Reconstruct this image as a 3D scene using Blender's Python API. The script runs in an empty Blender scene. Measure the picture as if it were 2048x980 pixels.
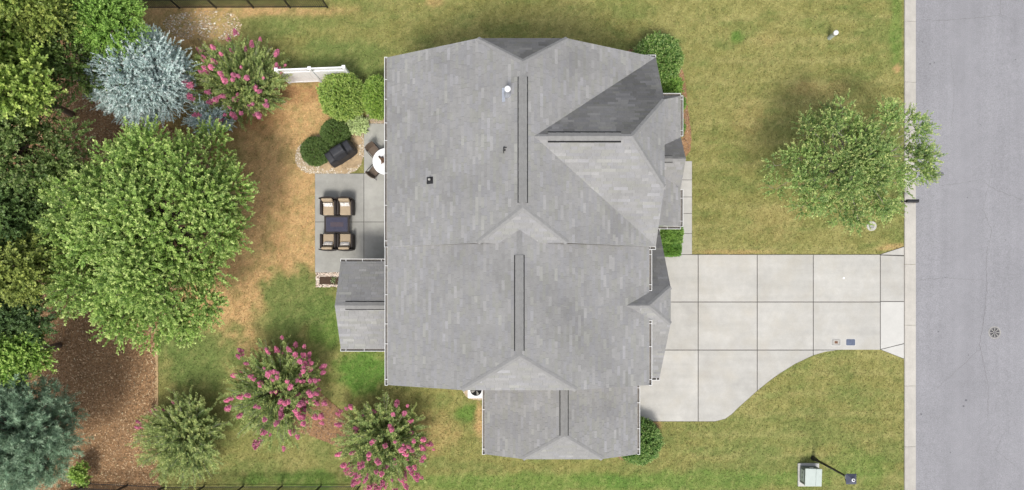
import bpy, bmesh, math, random
import numpy as np
from mathutils import Vector, Matrix

# ------------------------------------------------------------------ camera, sky, sun, exposure
scn = bpy.context.scene
H, F, CX, NY = 36.0, 1365.33, 1024.0, 585.0        # flight height, focal length in photo pixels, nadir point
cam_d = bpy.data.cameras.new('camera'); cam = bpy.data.objects.new('camera', cam_d)
scn.collection.objects.link(cam); scn.camera = cam
cam.location = (0, 0, H); cam.rotation_euler = (0, 0, 0)
cam_d.sensor_fit = 'HORIZONTAL'; cam_d.sensor_width = 36; cam_d.lens = 24
cam_d.shift_y = (NY - 490) / 2048; cam_d.clip_end = 2000
SUN_EL = 60
w = bpy.data.worlds.new('World'); scn.world = w; w.use_nodes = True
wn = w.node_tree.nodes; wl = w.node_tree.links
bg = wn['Background']; sky = wn.new('ShaderNodeTexSky'); sky.sky_type = 'NISHITA'; sky.sun_disc = False
sky.sun_elevation = math.radians(SUN_EL); sky.sun_rotation = math.radians(180)
sky.air_density = 1.0; sky.dust_density = 3.0; sky.ozone_density = 1.0
hz = wn.new('ShaderNodeHueSaturation'); hz.inputs['Saturation'].default_value = .42     # hazy, whitish sky
wl.new(sky.outputs[0], hz.inputs['Color']); wl.new(hz.outputs[0], bg.inputs[0]); bg.inputs[1].default_value = 0.15
sd = bpy.data.lights.new('sun', 'SUN'); so = bpy.data.objects.new('sun', sd); scn.collection.objects.link(so)
sd.energy = 2.0; sd.angle = math.radians(13); sd.color = (1, .96, .88)
so.rotation_euler = (math.radians(90 - SUN_EL), 0, math.radians(-6)); so.location = (0, -10, 30)
vs = scn.view_settings; vs.view_transform = 'Standard'; vs.look = 'None'; vs.gamma = 1; vs.use_curve_mapping = False
vs.exposure = 0.46

random.seed(7); RNG = np.random.default_rng(7)
COL = scn.collection
def S(z): return F / (H - z)
def W(px, py, z=0.0): return Vector(((px - CX) / S(z), (NY - py) / S(z), z))   # where a photo point at height z stands
def topx(x, y, z=0.0): return CX + x * S(z), NY - y * S(z)

# ------------------------------------------------------------------ materials
MATS = {}
def lin(c):
    return tuple(((v / 255 + .055) / 1.055) ** 2.4 if v > 10 else v / 255 / 12.92 for v in c)
def mat(name, base, rough=.75, var=.12, scale=6, bump=0., bscale=None, attr=False, spec=.3, metal=0., big=0., bigscale=.4,
        tint=None, objrand=0., fine=0., fscale=60, transl=0., trans=0., detail=4, streak=0.):
    if name in MATS: return MATS[name]
    m = bpy.data.materials.new(name); m.use_nodes = True; MATS[name] = m
    nt = m.node_tree; N = nt.nodes; L = nt.links; p = N['Principled BSDF']
    p.inputs['Roughness'].default_value = rough; p.inputs['Metallic'].default_value = metal
    p.inputs['Specular IOR Level'].default_value = spec
    geo = N.new('ShaderNodeNewGeometry')
    if attr:
        a = N.new('ShaderNodeAttribute'); a.attribute_name = 'col'; cur = a.outputs['Color']
    else:
        r = N.new('ShaderNodeRGB'); r.outputs[0].default_value = (*base, 1); cur = r.outputs[0]
    def vary(cur, sc, amt, tintc=None, det=4, lo=.3, hi=.7):
        n = N.new('ShaderNodeTexNoise'); n.inputs['Scale'].default_value = sc; n.inputs['Detail'].default_value = det
        n.inputs['Roughness'].default_value = .62
        L.new(geo.outputs['Position'], n.inputs['Vector'])
        mr = N.new('ShaderNodeMapRange'); mr.inputs[1].default_value = lo; mr.inputs[2].default_value = hi
        L.new(n.outputs['Fac'], mr.inputs[0])
        if tintc is None:
            mr.inputs[3].default_value = 1 - amt; mr.inputs[4].default_value = 1 + amt
            h = N.new('ShaderNodeVectorMath'); h.operation = 'SCALE'
            L.new(cur, h.inputs[0]); L.new(mr.outputs[0], h.inputs['Scale']); return h.outputs[0]
        mr.inputs[3].default_value = 0; mr.inputs[4].default_value = amt
        mx = N.new('ShaderNodeMix'); mx.data_type = 'RGBA'
        L.new(mr.outputs[0], mx.inputs[0]); L.new(cur, mx.inputs[6]); mx.inputs[7].default_value = (*tintc, 1)
        return mx.outputs[2]
    if var: cur = vary(cur, scale, var, det=detail)
    if tint: cur = vary(cur, bigscale * 1.7, .6, tint, lo=.45, hi=.7)
    if big: cur = vary(cur, bigscale, big)
    if fine: cur = vary(cur, fscale, fine, det=1, lo=.25, hi=.75)
    if streak:      # tyre wear drawn out along the driving direction
        mp = N.new('ShaderNodeMapping'); mp.inputs['Scale'].default_value = (1.6, .06, 1) if 'asphalt' in name else (.12, 2.2, 1)
        L.new(geo.outputs['Position'], mp.inputs['Vector']); n = N.new('ShaderNodeTexNoise'); n.inputs['Scale'].default_value = 1; n.inputs['Detail'].default_value = 5
        L.new(mp.outputs[0], n.inputs['Vector']); mr = N.new('ShaderNodeMapRange'); mr.inputs[1].default_value = .3; mr.inputs[2].default_value = .7; mr.inputs[3].default_value = 1 - streak; mr.inputs[4].default_value = 1 + streak * .6
        L.new(n.outputs['Fac'], mr.inputs[0]); h = N.new('ShaderNodeVectorMath'); h.operation = 'SCALE'
        L.new(cur, h.inputs[0]); L.new(mr.outputs[0], h.inputs['Scale']); cur = h.outputs[0]
    if objrand:
        oi = N.new('ShaderNodeObjectInfo'); mr = N.new('ShaderNodeMapRange')
        mr.inputs[3].default_value = 1 - objrand; mr.inputs[4].default_value = 1 + objrand
        L.new(oi.outputs['Random'], mr.inputs[0])
        h = N.new('ShaderNodeVectorMath'); h.operation = 'SCALE'
        L.new(cur, h.inputs[0]); L.new(mr.outputs[0], h.inputs['Scale']); cur = h.outputs[0]
    L.new(cur, p.inputs['Base Color'])
    if bump:
        n = N.new('ShaderNodeTexNoise'); n.inputs['Scale'].default_value = bscale or scale * 4; n.inputs['Detail'].default_value = 3
        L.new(geo.outputs['Position'], n.inputs['Vector'])
        b = N.new('ShaderNodeBump'); b.inputs['Strength'].default_value = bump; b.inputs['Distance'].default_value = .02
        L.new(n.outputs['Fac'], b.inputs['Height']); L.new(b.outputs[0], p.inputs['Normal'])
    if transl:
        t = N.new('ShaderNodeBsdfTranslucent'); mx = N.new('ShaderNodeMixShader'); mx.inputs[0].default_value = transl
        L.new(cur, t.inputs['Color']); out = N['Material Output']
        L.new(p.outputs[0], mx.inputs[1]); L.new(t.outputs[0], mx.inputs[2]); L.new(mx.outputs[0], out.inputs['Surface'])
    if trans: p.inputs['Transmission Weight'].default_value = trans
    return m

mat('lawn', (.2, .18, .07), .95, .16, 9, .5, 30, attr=True, spec=.1, fine=.22, fscale=26)
mat('grass', (.2, .2, .07), .8, 0, attr=True, spec=.15, transl=.2)
mat('mulch', (.28, .165, .085), .95, .35, 14, .8, 40, spec=.1, big=.2, bigscale=.8)
mat('chips', (.1, .07, .05), .9, 0, attr=True, spec=.1)
mat('asphalt', (.25, .247, .262), .92, .05, 3, .4, 90, spec=.2, big=.07, bigscale=.25, fine=.24, fscale=30, tint=(.235, .233, .246), streak=.08)
mat('asphalt_patch', (.12, .12, .13), .9, .25, 20, spec=.2)
mat('crack', (.17, .165, .17), .95, .2, 10, spec=.1)
mat('concrete', (.42, .408, .38), .85, .06, 2.2, .2, 60, spec=.25, big=.08, bigscale=.5, objrand=.05, fine=.07, fscale=40, tint=(.4, .375, .325), streak=.06)
mat('concrete_new', (.48, .47, .445), .85, .04, 2.2, .2, 60, spec=.25, big=.04, bigscale=.5, fine=.04, fscale=40)
mat('patio_concrete', (.35, .345, .32), .85, .08, 2.2, .2, 60, spec=.25, big=.12, bigscale=.6, objrand=.04, fine=.05, fscale=40, tint=(.29, .287, .27))
mat('curb_concrete', (.42, .397, .36), .88, .06, 3, .2, 60, spec=.2, big=.08, bigscale=.5, objrand=.04, fine=.08, fscale=30)
mat('joint', (.09, .085, .08), .95, .2, 8, spec=.1)
mat('shingle', (.25, .25, .25), .92, .05, 5, .4, 120, attr=True, spec=.15, fine=.14, fscale=55, big=.08, bigscale=.6)
mat('roof_deck', (.15, .15, .15), .95, .1, 6, spec=.1)
mat('cap', (.232, .23, .227), .92, .08, 6, .3, 90, spec=.15, fine=.12, fscale=45, objrand=.04)
mat('vent_cap', (.215, .213, .208), .92, .08, 6, .3, 90, spec=.15, fine=.12, fscale=45)
mat('black_slot', (.012, .012, .013), .8, 0, spec=.2)
mat('white_trim', (.62, .62, .61), .45, .04, 4, spec=.4)
mat('white_vinyl', (.82, .82, .84), .4, .03, 4, spec=.4)
mat('gutter_inside', (.2, .185, .17), .85, .3, 9, spec=.2)
mat('siding', (.46, .42, .36), .8, .06, 2, spec=.2)
mat('brick_wall', (.25, .14, .1), .85, .25, 9, .3, spec=.2)
mat('glass', (.03, .04, .05), .08, 0, spec=.6)
mat('door_paint', (.12, .05, .04), .5, .1, 4)
mat('galv', (.55, .57, .62), .35, .1, 12, metal=.7)
mat('black_metal', (.015, .015, .017), .45, .2, 8, spec=.4)
mat('black_rubber', (.02, .02, .022), .6, .2, 8)
mat('cover', (.03, .031, .037), .55, .2, 5, .25, 12, spec=.35)
mat('wicker_dark', (.035, .028, .026), .6, .3, 60, .6, 80, spec=.3)
mat('wicker_brown', (.14, .105, .08), .65, .3, 50, .6, 80, spec=.3)
mat('cushion', (.38, .3, .21), .9, .07, 6, .2, 20, spec=.1)
mat('pillow', (.6, .56, .52), .9, .45, 14, .1, spec=.1, tint=None)
mat('table_metal', (.05, .05, .085), .45, .3, 30, .2, 40, spec=.4)
mat('runner', (.085, .07, .085), .8, .25, 20, spec=.1)
mat('white_plastic', (.82, .82, .84), .35, .02, 3, spec=.4)
mat('driftwood', (.16, .1, .07), .85, .4, 12, .5, spec=.1)
mat('box_green', (.4, .45, .42), .5, .06, 4, spec=.4)
mat('box_dark', (.13, .15, .14), .6, .1, 4, spec=.3)
mat('cast_iron', (.16, .155, .16), .7, .25, 20, .3, metal=.2)
mat('lid_blue', (.1, .12, .175), .7, .2, 12)
mat('lid_grey', (.3, .29, .27), .8, .2, 12)
mat('rust', (.15, .08, .05), .9, .3, 20)
mat('ac_case', (.6, .6, .62), .45, .05, 5)
mat('stone', (.42, .31, .19), .85, .2, 8, .5, 20, objrand=.15)
mat('gravel_base', (.4, .31, .2), .95, .35, 18, .8, 40, spec=.1)
mat('pebble', (.5, .45, .38), .8, 0, attr=True, spec=.2)
mat('dry_edge', (.42, .29, .16), .95, .25, 16, .6, 40, spec=.1)
mat('soil', (.075, .05, .036), .95, .3, 18, .8, 40, spec=.1)
mat('bark', (.16, .125, .1), .9, .3, 14, .5, spec=.1)
mat('bark_pale', (.3, .27, .24), .9, .25, 14, .4, spec=.1)
mat('leaf', (.1, .15, .04), .5, 0, attr=True, spec=.4, transl=.3)
mat('needle', (.1, .15, .1), .7, 0, attr=True, spec=.2, transl=.1)
mat('petal', (.7, .25, .38), .7, .15, 8, spec=.15, transl=.25, objrand=.22)

# ------------------------------------------------------------------ building blocks
def tag(o, label=None, cat=None, group=None, kind=None):
    if label: o['label'] = label
    if cat: o['category'] = cat
    if group: o['group'] = group
    if kind: o['kind'] = kind
    return o
def thing(name, label, cat, loc=(0, 0, 0), rz=0, group=None):
    o = bpy.data.objects.new(name, None); COL.objects.link(o); o.empty_display_size = .2
    o.location = loc; o.rotation_euler = (0, 0, rz); return tag(o, label, cat, group)
def link(name, me, parent=None):
    o = bpy.data.objects.new(name, me); COL.objects.link(o)
    if parent is not None: o.parent = parent
    return o
class MB:
    """collects faces for one mesh"""
    def __init__(s): s.v = []; s.f = []; s.m = []
    def add(s, vs, fs, mi=0):
        n = len(s.v); s.v += [tuple(v) for v in vs]
        for f in fs: s.f.append([i + n for i in f]); s.m.append(mi)
        return s
    def box(s, x0, x1, y0, y1, z0, z1, mi=0, T=None):
        vs = [(x, y, z) for z in (z0, z1) for (x, y) in ((x0, y0), (x1, y0), (x1, y1), (x0, y1))]
        if T is not None: vs = [T @ Vector(v) for v in vs]
        return s.add(vs, [(3, 2, 1, 0), (4, 5, 6, 7), (0, 1, 5, 4), (1, 2, 6, 5), (2, 3, 7, 6), (3, 0, 4, 7)], mi)
    def bar(s, a, b, wx, wz=None, mi=0):
        a = Vector(a); b = Vector(b); wz = wz or wx; d = (b - a).normalized()
        up = Vector((0, 0, 1)) if abs(d.z) < .95 else Vector((0, 1, 0))
        r = d.cross(up).normalized(); u = r.cross(d)
        vs = [p + r * (i * wx / 2) + u * (j * wz / 2) for p in (a, b) for (i, j) in ((-1, -1), (1, -1), (1, 1), (-1, 1))]
        return s.add(vs, [(3, 2, 1, 0), (4, 5, 6, 7), (0, 1, 5, 4), (1, 2, 6, 5), (2, 3, 7, 6), (3, 0, 4, 7)], mi)
    def tube(s, pts, rads, n=8, mi=0, cap=True):
        rings = []; pts = [Vector(p) for p in pts]
        for i, p in enumerate(pts):
            d = (pts[min(i + 1, len(pts) - 1)] - pts[max(i - 1, 0)])
            d = d.normalized() if d.length > 1e-9 else Vector((0, 0, 1))
            up = Vector((0, 0, 1)) if abs(d.z) < .9 else Vector((1, 0, 0))
            r = d.cross(up).normalized(); u = r.cross(d)
            rings.append([p + (r * math.cos(2 * math.pi * k / n) + u * math.sin(2 * math.pi * k / n)) * rads[i] for k in range(n)])
        vs = [v for r in rings for v in r]
        fs = [(i * n + k, i * n + (k + 1) % n, (i + 1) * n + (k + 1) % n, (i + 1) * n + k) for i in range(len(pts) - 1) for k in range(n)]
        if cap: fs += [tuple(range(n))[::-1], tuple((len(pts) - 1) * n + k for k in range(n))]
        return s.add(vs, fs, mi)
    def lathe(s, prof, c=(0, 0, 0), n=24, mi=0):
        c = Vector(c)
        vs = [c + Vector((r * math.cos(2 * math.pi * k / n), r * math.sin(2 * math.pi * k / n), z)) for (r, z) in prof for k in range(n)]
        fs = [(i * n + k, i * n + (k + 1) % n, (i + 1) * n + (k + 1) % n, (i + 1) * n + k) for i in range(len(prof) - 1) for k in range(n)]
        fs += [tuple(range(n))[::-1], tuple((len(prof) - 1) * n + k for k in range(n))]
        return s.add(vs, fs, mi)
    def prism(s, poly, z0, z1, mi=0, mside=None):
        n = len(poly)
        if sum(poly[i][0] * poly[(i + 1) % n][1] - poly[(i + 1) % n][0] * poly[i][1] for i in range(n)) < 0: poly = poly[::-1]
        vs = [(p[0], p[1], z0) for p in poly] + [(p[0], p[1], z1) for p in poly]
        s.add(vs, [tuple(range(n))[::-1]] + [tuple(range(n, 2 * n))], mi)
        return s.add(vs, [(i, (i + 1) % n, n + (i + 1) % n, n + i) for i in range(n)], mi if mside is None else mside)
    def build(s, name, mats, parent=None, smooth=False, bevel=0., sub=0, seg=2):
        me = bpy.data.meshes.new(name); me.from_pydata(s.v, [], s.f)
        for m in ([mats] if isinstance(mats, str) else mats): me.materials.append(MATS[m])
        if any(s.m): me.polygons.foreach_set('material_index', s.m)
        if smooth: me.polygons.foreach_set('use_smooth', [True] * len(s.f))
        me.update(); o = link(name, me, parent)
        if bevel:
            b = o.modifiers.new('b', 'BEVEL'); b.width = bevel; b.segments = seg; b.limit_method = 'ANGLE'
        if sub:
            b = o.modifiers.new('s', 'SUBSURF'); b.levels = sub; b.render_levels = sub
        return o
def copy_tree(o, parent=None):
    c = o.copy(); COL.objects.link(c); c.parent = parent
    for ch in list(o.children): copy_tree(ch, c)
    return c

def polys_mesh(name, V, C, k, m, parent=None):
    """V (n*k,3): n faces of k corners; C (n,3): one colour per face"""
    V = np.asarray(V, np.float32).reshape(-1, 3); n = len(V) // k
    me = bpy.data.meshes.new(name); me.vertices.add(n * k); me.vertices.foreach_set('co', V.ravel())
    me.loops.add(n * k); me.loops.foreach_set('vertex_index', np.arange(n * k, dtype=np.int32))
    me.polygons.add(n); me.polygons.foreach_set('loop_start', np.arange(0, n * k, k, dtype=np.int32))
    me.polygons.foreach_set('loop_total', np.full(n, k, np.int32))
    a = me.color_attributes.new('col', 'FLOAT_COLOR', 'POINT')
    cc = np.ones((n * k, 4), np.float32); cc[:, :3] = np.repeat(np.clip(C, .002, .95), k, axis=0); a.data.foreach_set('color', cc.ravel())
    me.materials.append(MATS[m]); me.update(calc_edges=True)
    return link(name, me, parent)

def vnoise(x, y, seed=0):
    xi = np.floor(x).astype(np.int64); yi = np.floor(y).astype(np.int64); fx = x - xi; fy = y - yi
    fx = fx * fx * (3 - 2 * fx); fy = fy * fy * (3 - 2 * fy)
    def h(a, b):
        n = (a * 374761393 + b * 668265263 + seed * 1442695041) & 0xffffffff
        n = ((n ^ (n >> 13)) * 1274126177) & 0xffffffff
        return ((n ^ (n >> 16)) & 0xffff) / 65535.
    return (h(xi, yi) * (1 - fx) + h(xi + 1, yi) * fx) * (1 - fy) + (h(xi, yi + 1) * (1 - fx) + h(xi + 1, yi + 1) * fx) * fy
def fbm(x, y, seed=0, o=4):
    t = 0; a = .5; s = 0
    for i in range(o):
        t = t + a * vnoise(x * 2 ** i, y * 2 ** i, seed + i); s += a; a *= .55
    return t / s
def pip(poly, x, y):
    ins = np.zeros(x.shape, bool); n = len(poly)
    for i in range(n):
        x0, y0 = poly[i][:2]; x1, y1 = poly[(i + 1) % n][:2]
        if y0 == y1: continue
        ins ^= ((y0 > y) != (y1 > y)) & (x < (x1 - x0) * (y - y0) / (y1 - y0) + x0)
    return ins
def sst(a, b, x): t = np.clip((x - a) / (b - a), 0, 1); return t * t * (3 - 2 * t)
def wpoly(pp, z=0): return [tuple(W(x, y, z))[:2] for x, y in pp]
def smooth_poly(pp, it=2):
    for _ in range(it):
        q = []
        for i in range(len(pp)):
            a = pp[i]; b = pp[(i + 1) % len(pp)]
            q += [(a[0] * .75 + b[0] * .25, a[1] * .75 + b[1] * .25), (a[0] * .25 + b[0] * .75, a[1] * .25 + b[1] * .75)]
        pp = q
    return pp

# ------------------------------------------------------------------ ground plan (photo points at ground level)
CURVE = [(1430, 843), (1450, 838), (1463, 829), (1476, 816), (1495, 799), (1514, 782), (1536, 764), (1558, 748), (1590, 728), (1626, 711), (1650, 703.5), (1675, 700), (1700, 699)]
DRIVE = [(1225, 509), (1760, 509), (1808, 493), (1808, 718), (1760, 699)] + CURVE[::-1] + [(1225, 843)]
PATIO = [(630, 347), (728, 347), (728, 247), (829, 247), (829, 545), (630, 545)]
WALK = [(1340, 322), (1384, 322), (1384, 509), (1340, 509)]
MULCH_BACK = [(-300, 60), (140, 60), (235, 180), (330, 250), (420, 300), (430, 420), (380, 560), (322, 640), (313, 700), (313, 850), (318, 960), (330, 990), (330, 1200), (-300, 1200)]
MULCH_MYRTLE = smooth_poly([(520, 740), (600, 735), (640, 785), (690, 828), (760, 860), (800, 910), (760, 945), (700, 905), (650, 882), (560, 850), (510, 800)])
MULCH_FRONT = smooth_poly([(1230, 105), (1300, 90), (1362, 125), (1372, 170), (1377, 230), (1384, 270), (1379, 322), (1240, 322)])
MULCH_HEDGE = [(1290, 452), (1341, 452), (1341, 510), (1290, 510)]
GRAVEL = smooth_poly([(596, 288), (588, 322), (606, 346), (640, 348), (728, 348), (728, 246), (700, 240), (650, 262)])
GRAVEL_SIDE = [(735, 225), (830, 225), (830, 247), (729, 247)]
ROCKY = smooth_poly([(322, 40), (345, 28), (420, 20), (470, 26), (488, 50), (470, 78), (400, 82), (335, 70)])
BED_BOX = [(632, 545), (690, 545), (690, 574), (632, 574)]
MULCH_SIDE = smooth_poly([(1238, 842), (1320, 843), (1310, 870), (1270, 925), (1225, 915)])
AC_BED = smooth_poly([(922, 760), (985, 760), (985, 800), (930, 800)])

def lawn_colour(x, y):
    px = CX + x * S(0); py = NY - y * S(0)
    f1 = fbm(x * .35, y * .35, 3); f2 = fbm(x * 1.1, y * 1.1, 11); f3 = fbm(x * 3.2, y * 3.2, 23, 3); f4 = fbm(x * .8 + 9, y * 2.4, 31); f5 = fbm(x * 8, y * 10, 41, 3)
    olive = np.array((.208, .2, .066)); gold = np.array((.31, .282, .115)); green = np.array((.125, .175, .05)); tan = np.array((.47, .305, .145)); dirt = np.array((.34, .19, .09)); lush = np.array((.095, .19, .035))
    def blob(cx, cy, rx, ry, k=1.):
        d = np.sqrt(((px - cx) / rx) ** 2 + ((py - cy) / ry) ** 2) + (f2 - .5) * .9 + (f3 - .5) * .35
        return k * (1 - sst(.55, 1.15, d))
    def mx(c, d, t): return c * (1 - t[..., None]) + d * t[..., None]
    c = np.broadcast_to(olive, x.shape + (3,)).copy()
    g = sst(.45, .66, f1 * .5 + f2 * .3 + f3 * .2); c = mx(c, gold, g * .32)
    c = mx(c, green, sst(.45, .68, 1 - (f1 * .4 + f4 * .6)) * .5)
    stripe = np.clip(np.sin(y * 2 * math.pi / 1.1 + f1 * 1.5), 0, 1) ** 2
    c = mx(c, gold, np.where(px > 1380, .48 * stripe * sst(.3, .6, f4), 0))
    # the dry worn lawn behind the patio
    dry = np.maximum.reduce([blob(560, 430, 110, 230), blob(560, 250, 120, 120), blob(440, 560, 130, 170), blob(480, 690, 70, 80, .8), blob(640, 215, 90, 70), blob(350, 60, 120, 50, .7), blob(450, 22, 240, 14, .8)])
    t = np.clip(dry * (.58 + .9 * sst(.3, .62, f3 * .5 + f2 * .5)), 0, 1); c = mx(c, tan, t)
    c = mx(c, dirt, np.clip(np.maximum.reduce([blob(600, 185, 80, 26), blob(520, 230, 60, 40), blob(566, 480, 16, 120, .35), blob(330, 270, 180, 200, .7)]), 0, 1) * .8)
    for (bx, by, rx, ry, k, q) in ((730, 742, 75, 52, .95, 1), (650, 655, 60, 70, .75, 1), (590, 605, 80, 70, .9, 0), (400, 710, 100, 80, .9, 0), (545, 655, 60, 40, .6, 0), (700, 110, 110, 40, .6, 0),
                                  (540, 50, 60, 30, .4, 0), (450, -30, 260, 26, .9, 1), (935, 825, 28, 22, .8, 1), (600, 960, 130, 22, .7, 1), (1400, 960, 260, 24, .6, 1), (1050, 965, 300, 22, .6, 1),  # strip beyond the top fence: greener lawn, its shade painted in too
                                  (1474, 73, 16, 14, .8, 1), (1794, 60, 14, 90, .55, 1), (1715, 590 + 350, 80, 40, .45, 1), (640, 140, 260, 30, .35, 0), (1500, 780 + 100, 120, 60, .25, 0), (1790, 400, 18, 200, .3, 0), (330, 640, 60, 60, .4, 0)):
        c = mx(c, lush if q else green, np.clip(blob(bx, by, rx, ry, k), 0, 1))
    for (bx, by, rx, ry, k) in ((1795, 137, 8, 10, .9), (1497, 235, 40, 40, .15), (1530, 75, 30, 20, .15), (1540, 440, 60, 40, .15), (1790, 495, 40, 8, .6), (870, 5, 20, 10, .5), (960, 842, 12, 40, .8), (1310, 850, 14, 14, .8), (860, 870, 60, 50, .4), (1640, 180, 60, 20, .25), (1470, 505, 80, 5, .5)):
        c = mx(c, tan, np.clip(blob(bx, by, rx, ry, k), 0, 1))
    c = mx(c, tan, np.clip(1 - np.abs(px - 313 - 3 * (f2 - .5)) / 3.2, 0, 1) * ((py > 640) & (py < 880)) * .9)
    c = mx(c, gold, sst(.52, .75, f5) * .3); c = mx(c, green, sst(.55, .75, 1 - f5) * .3)
    c *= (.73 + .22 * f3 + .36 * f5)[..., None]
    return c

# ------------------------------------------------------------------ ground sheets
def ground():
    def axis(a, b, st, far): return np.concatenate([-np.geomspace(far, -a + .6, 14) if a < 0 else [], np.arange(a, b, st), np.geomspace(b + .5, far, 14)])
    xs = axis(-30, 24, .17, 220); ys = axis(-14, 18, .17, 220)
    X, Y = np.meshgrid(xs, ys); Z = (fbm(X * .5, Y * .5, 5) - .5) * .02 - .012
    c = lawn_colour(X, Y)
    nx, ny = len(xs), len(ys); me = bpy.data.meshes.new('lawn')
    V = np.stack([X, Y, Z], -1).reshape(-1, 3)
    i = np.arange(nx * ny).reshape(ny, nx); Fq = np.stack([i[:-1, :-1], i[:-1, 1:], i[1:, 1:], i[1:, :-1]], -1).reshape(-1, 4)
    me.vertices.add(len(V)); me.vertices.foreach_set('co', V.astype(np.float32).ravel())
    me.loops.add(Fq.size); me.loops.foreach_set('vertex_index', Fq.astype(np.int32).ravel())
    me.polygons.add(len(Fq)); me.polygons.foreach_set('loop_start', np.arange(0, Fq.size, 4, dtype=np.int32)); me.polygons.foreach_set('loop_total', np.full(len(Fq), 4, np.int32))
    a = me.color_attributes.new('col', 'FLOAT_COLOR', 'POINT'); cc = np.ones((len(V), 4), np.float32); cc[:, :3] = c.reshape(-1, 3); a.data.foreach_set('color', cc.ravel())
    me.materials.append(MATS['lawn']); me.update(calc_edges=True); me.validate()
    tag(link('lawn', me), kind='structure')
ground()
def sheet(name, pp, z, m, jitter=0.):
    poly = wpoly(pp)
    if jitter:
        q = []
        for i in range(len(poly)):
            a = Vector(poly[i]); b = Vector(poly[(i + 1) % len(poly)]); n = max(1, int((b - a).length / .15))
            for k in range(n):
                p = a.lerp(b, k / n); q.append((p.x + random.uniform(-jitter, jitter), p.y + random.uniform(-jitter, jitter)))
        poly = q
    b = MB().prism(poly, -.05, z); return tag(b.build(name, m), kind='structure')
sheet('mulch_bed', MULCH_BACK, .012, 'mulch', .02)
sheet('mulch_bed', MULCH_MYRTLE, .012, 'mulch', .02)
sheet('mulch_bed', MULCH_FRONT, .012, 'mulch', .02)
sheet('mulch_bed', MULCH_HEDGE, .012, 'mulch')
sheet('mulch_bed', MULCH_SIDE, .012, 'mulch', .02)
sheet('bed_edge', [(309.5, 655), (316, 652), (316.5, 760), (315.5, 852), (310, 852), (310.5, 760)], .02, 'dry_edge', .02)
sheet('gravel_bed', GRAVEL, .014, 'gravel_base', .02)
sheet('gravel_bed', GRAVEL_SIDE, .014, 'gravel_base')
sheet('gravel_bed', AC_BED, .014, 'gravel_base', .02)
sheet('planting_bed', BED_BOX, .02, 'soil')

def inset(poly, d):
    n = len(poly)
    if sum(poly[i][0] * poly[(i + 1) % n][1] - poly[(i + 1) % n][0] * poly[i][1] for i in range(n)) < 0: poly = poly[::-1]
    out = []
    for i in range(n):
        p0 = Vector(poly[i - 1]); p = Vector(poly[i]); p1 = Vector(poly[(i + 1) % n])
        e0 = (p - p0).normalized(); e1 = (p1 - p).normalized(); n0 = Vector((-e0.y, e0.x)); n1 = Vector((-e1.y, e1.x))
        b = (n0 + n1); k = d / max(.3, b.length_squared / 2); out.append(tuple(p + b * k))
    return out
def slabs(name, base_pp, pieces, m, top=.034, gap=.02, basez=.012):
    o = sheet(name, base_pp, basez, 'joint')
    for i, pp in enumerate(pieces):
        mm = m[i] if isinstance(m, (list, tuple)) else m
        MB().prism(inset(wpoly(pp), gap), 0, top).build('slab', mm, o, bevel=.008, seg=1)
    return o
def rect(x0, x1, y0, y1): return [(x0, y0), (x1, y0), (x1, y1), (x0, y1)]
cols = [1279, 1396, 1514, 1626, 1760]; P = []
for i in range(4):
    for (a, b) in ((509, 604), (604, 700)): P.append(rect(cols[i], cols[i + 1], a, b))
P.append([(1279, 700), (1396, 700), (1396, 843), (1279, 843)])
P.append([(1396, 700), (1514, 700)] + [p for p in CURVE if p[0] <= 1514][::-1] + [(1396, 843)])
P.append([(1514, 700), (1626, 700)] + [p for p in CURVE if 1514 <= p[0] <= 1626][::-1])
P.append([(1626, 700), (1672, 700.5), (1650, 704), (1626, 711)])
P.append(rect(1225, 1279, 509, 700)); P.append(rect(1225, 1279, 700, 843))
P += [[(1760, 509), (1808, 493), (1808, 511)], [(1760, 510), (1808, 512), (1808, 603), (1760, 603)], [(1760, 603), (1808, 603), (1808, 687), (1760, 699)], [(1760, 699), (1808, 687), (1808, 718)]]
slabs('driveway', DRIVE, P, ['concrete'] * 16 + ['concrete_new'] * 2)
slabs('patio', PATIO, [rect(630, 728, 347, 444), rect(630, 728, 444, 545), rect(728, 829, 347, 444), rect(728, 829, 444, 545), rect(728, 829, 247, 347)], 'patio_concrete', gap=.014)
slabs('front_walk', WALK, [rect(1340, 1384, a, b) for a, b in ((322, 360), (360, 394), (394, 427), (427, 467), (467, 509))], 'concrete', gap=.014)

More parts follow.
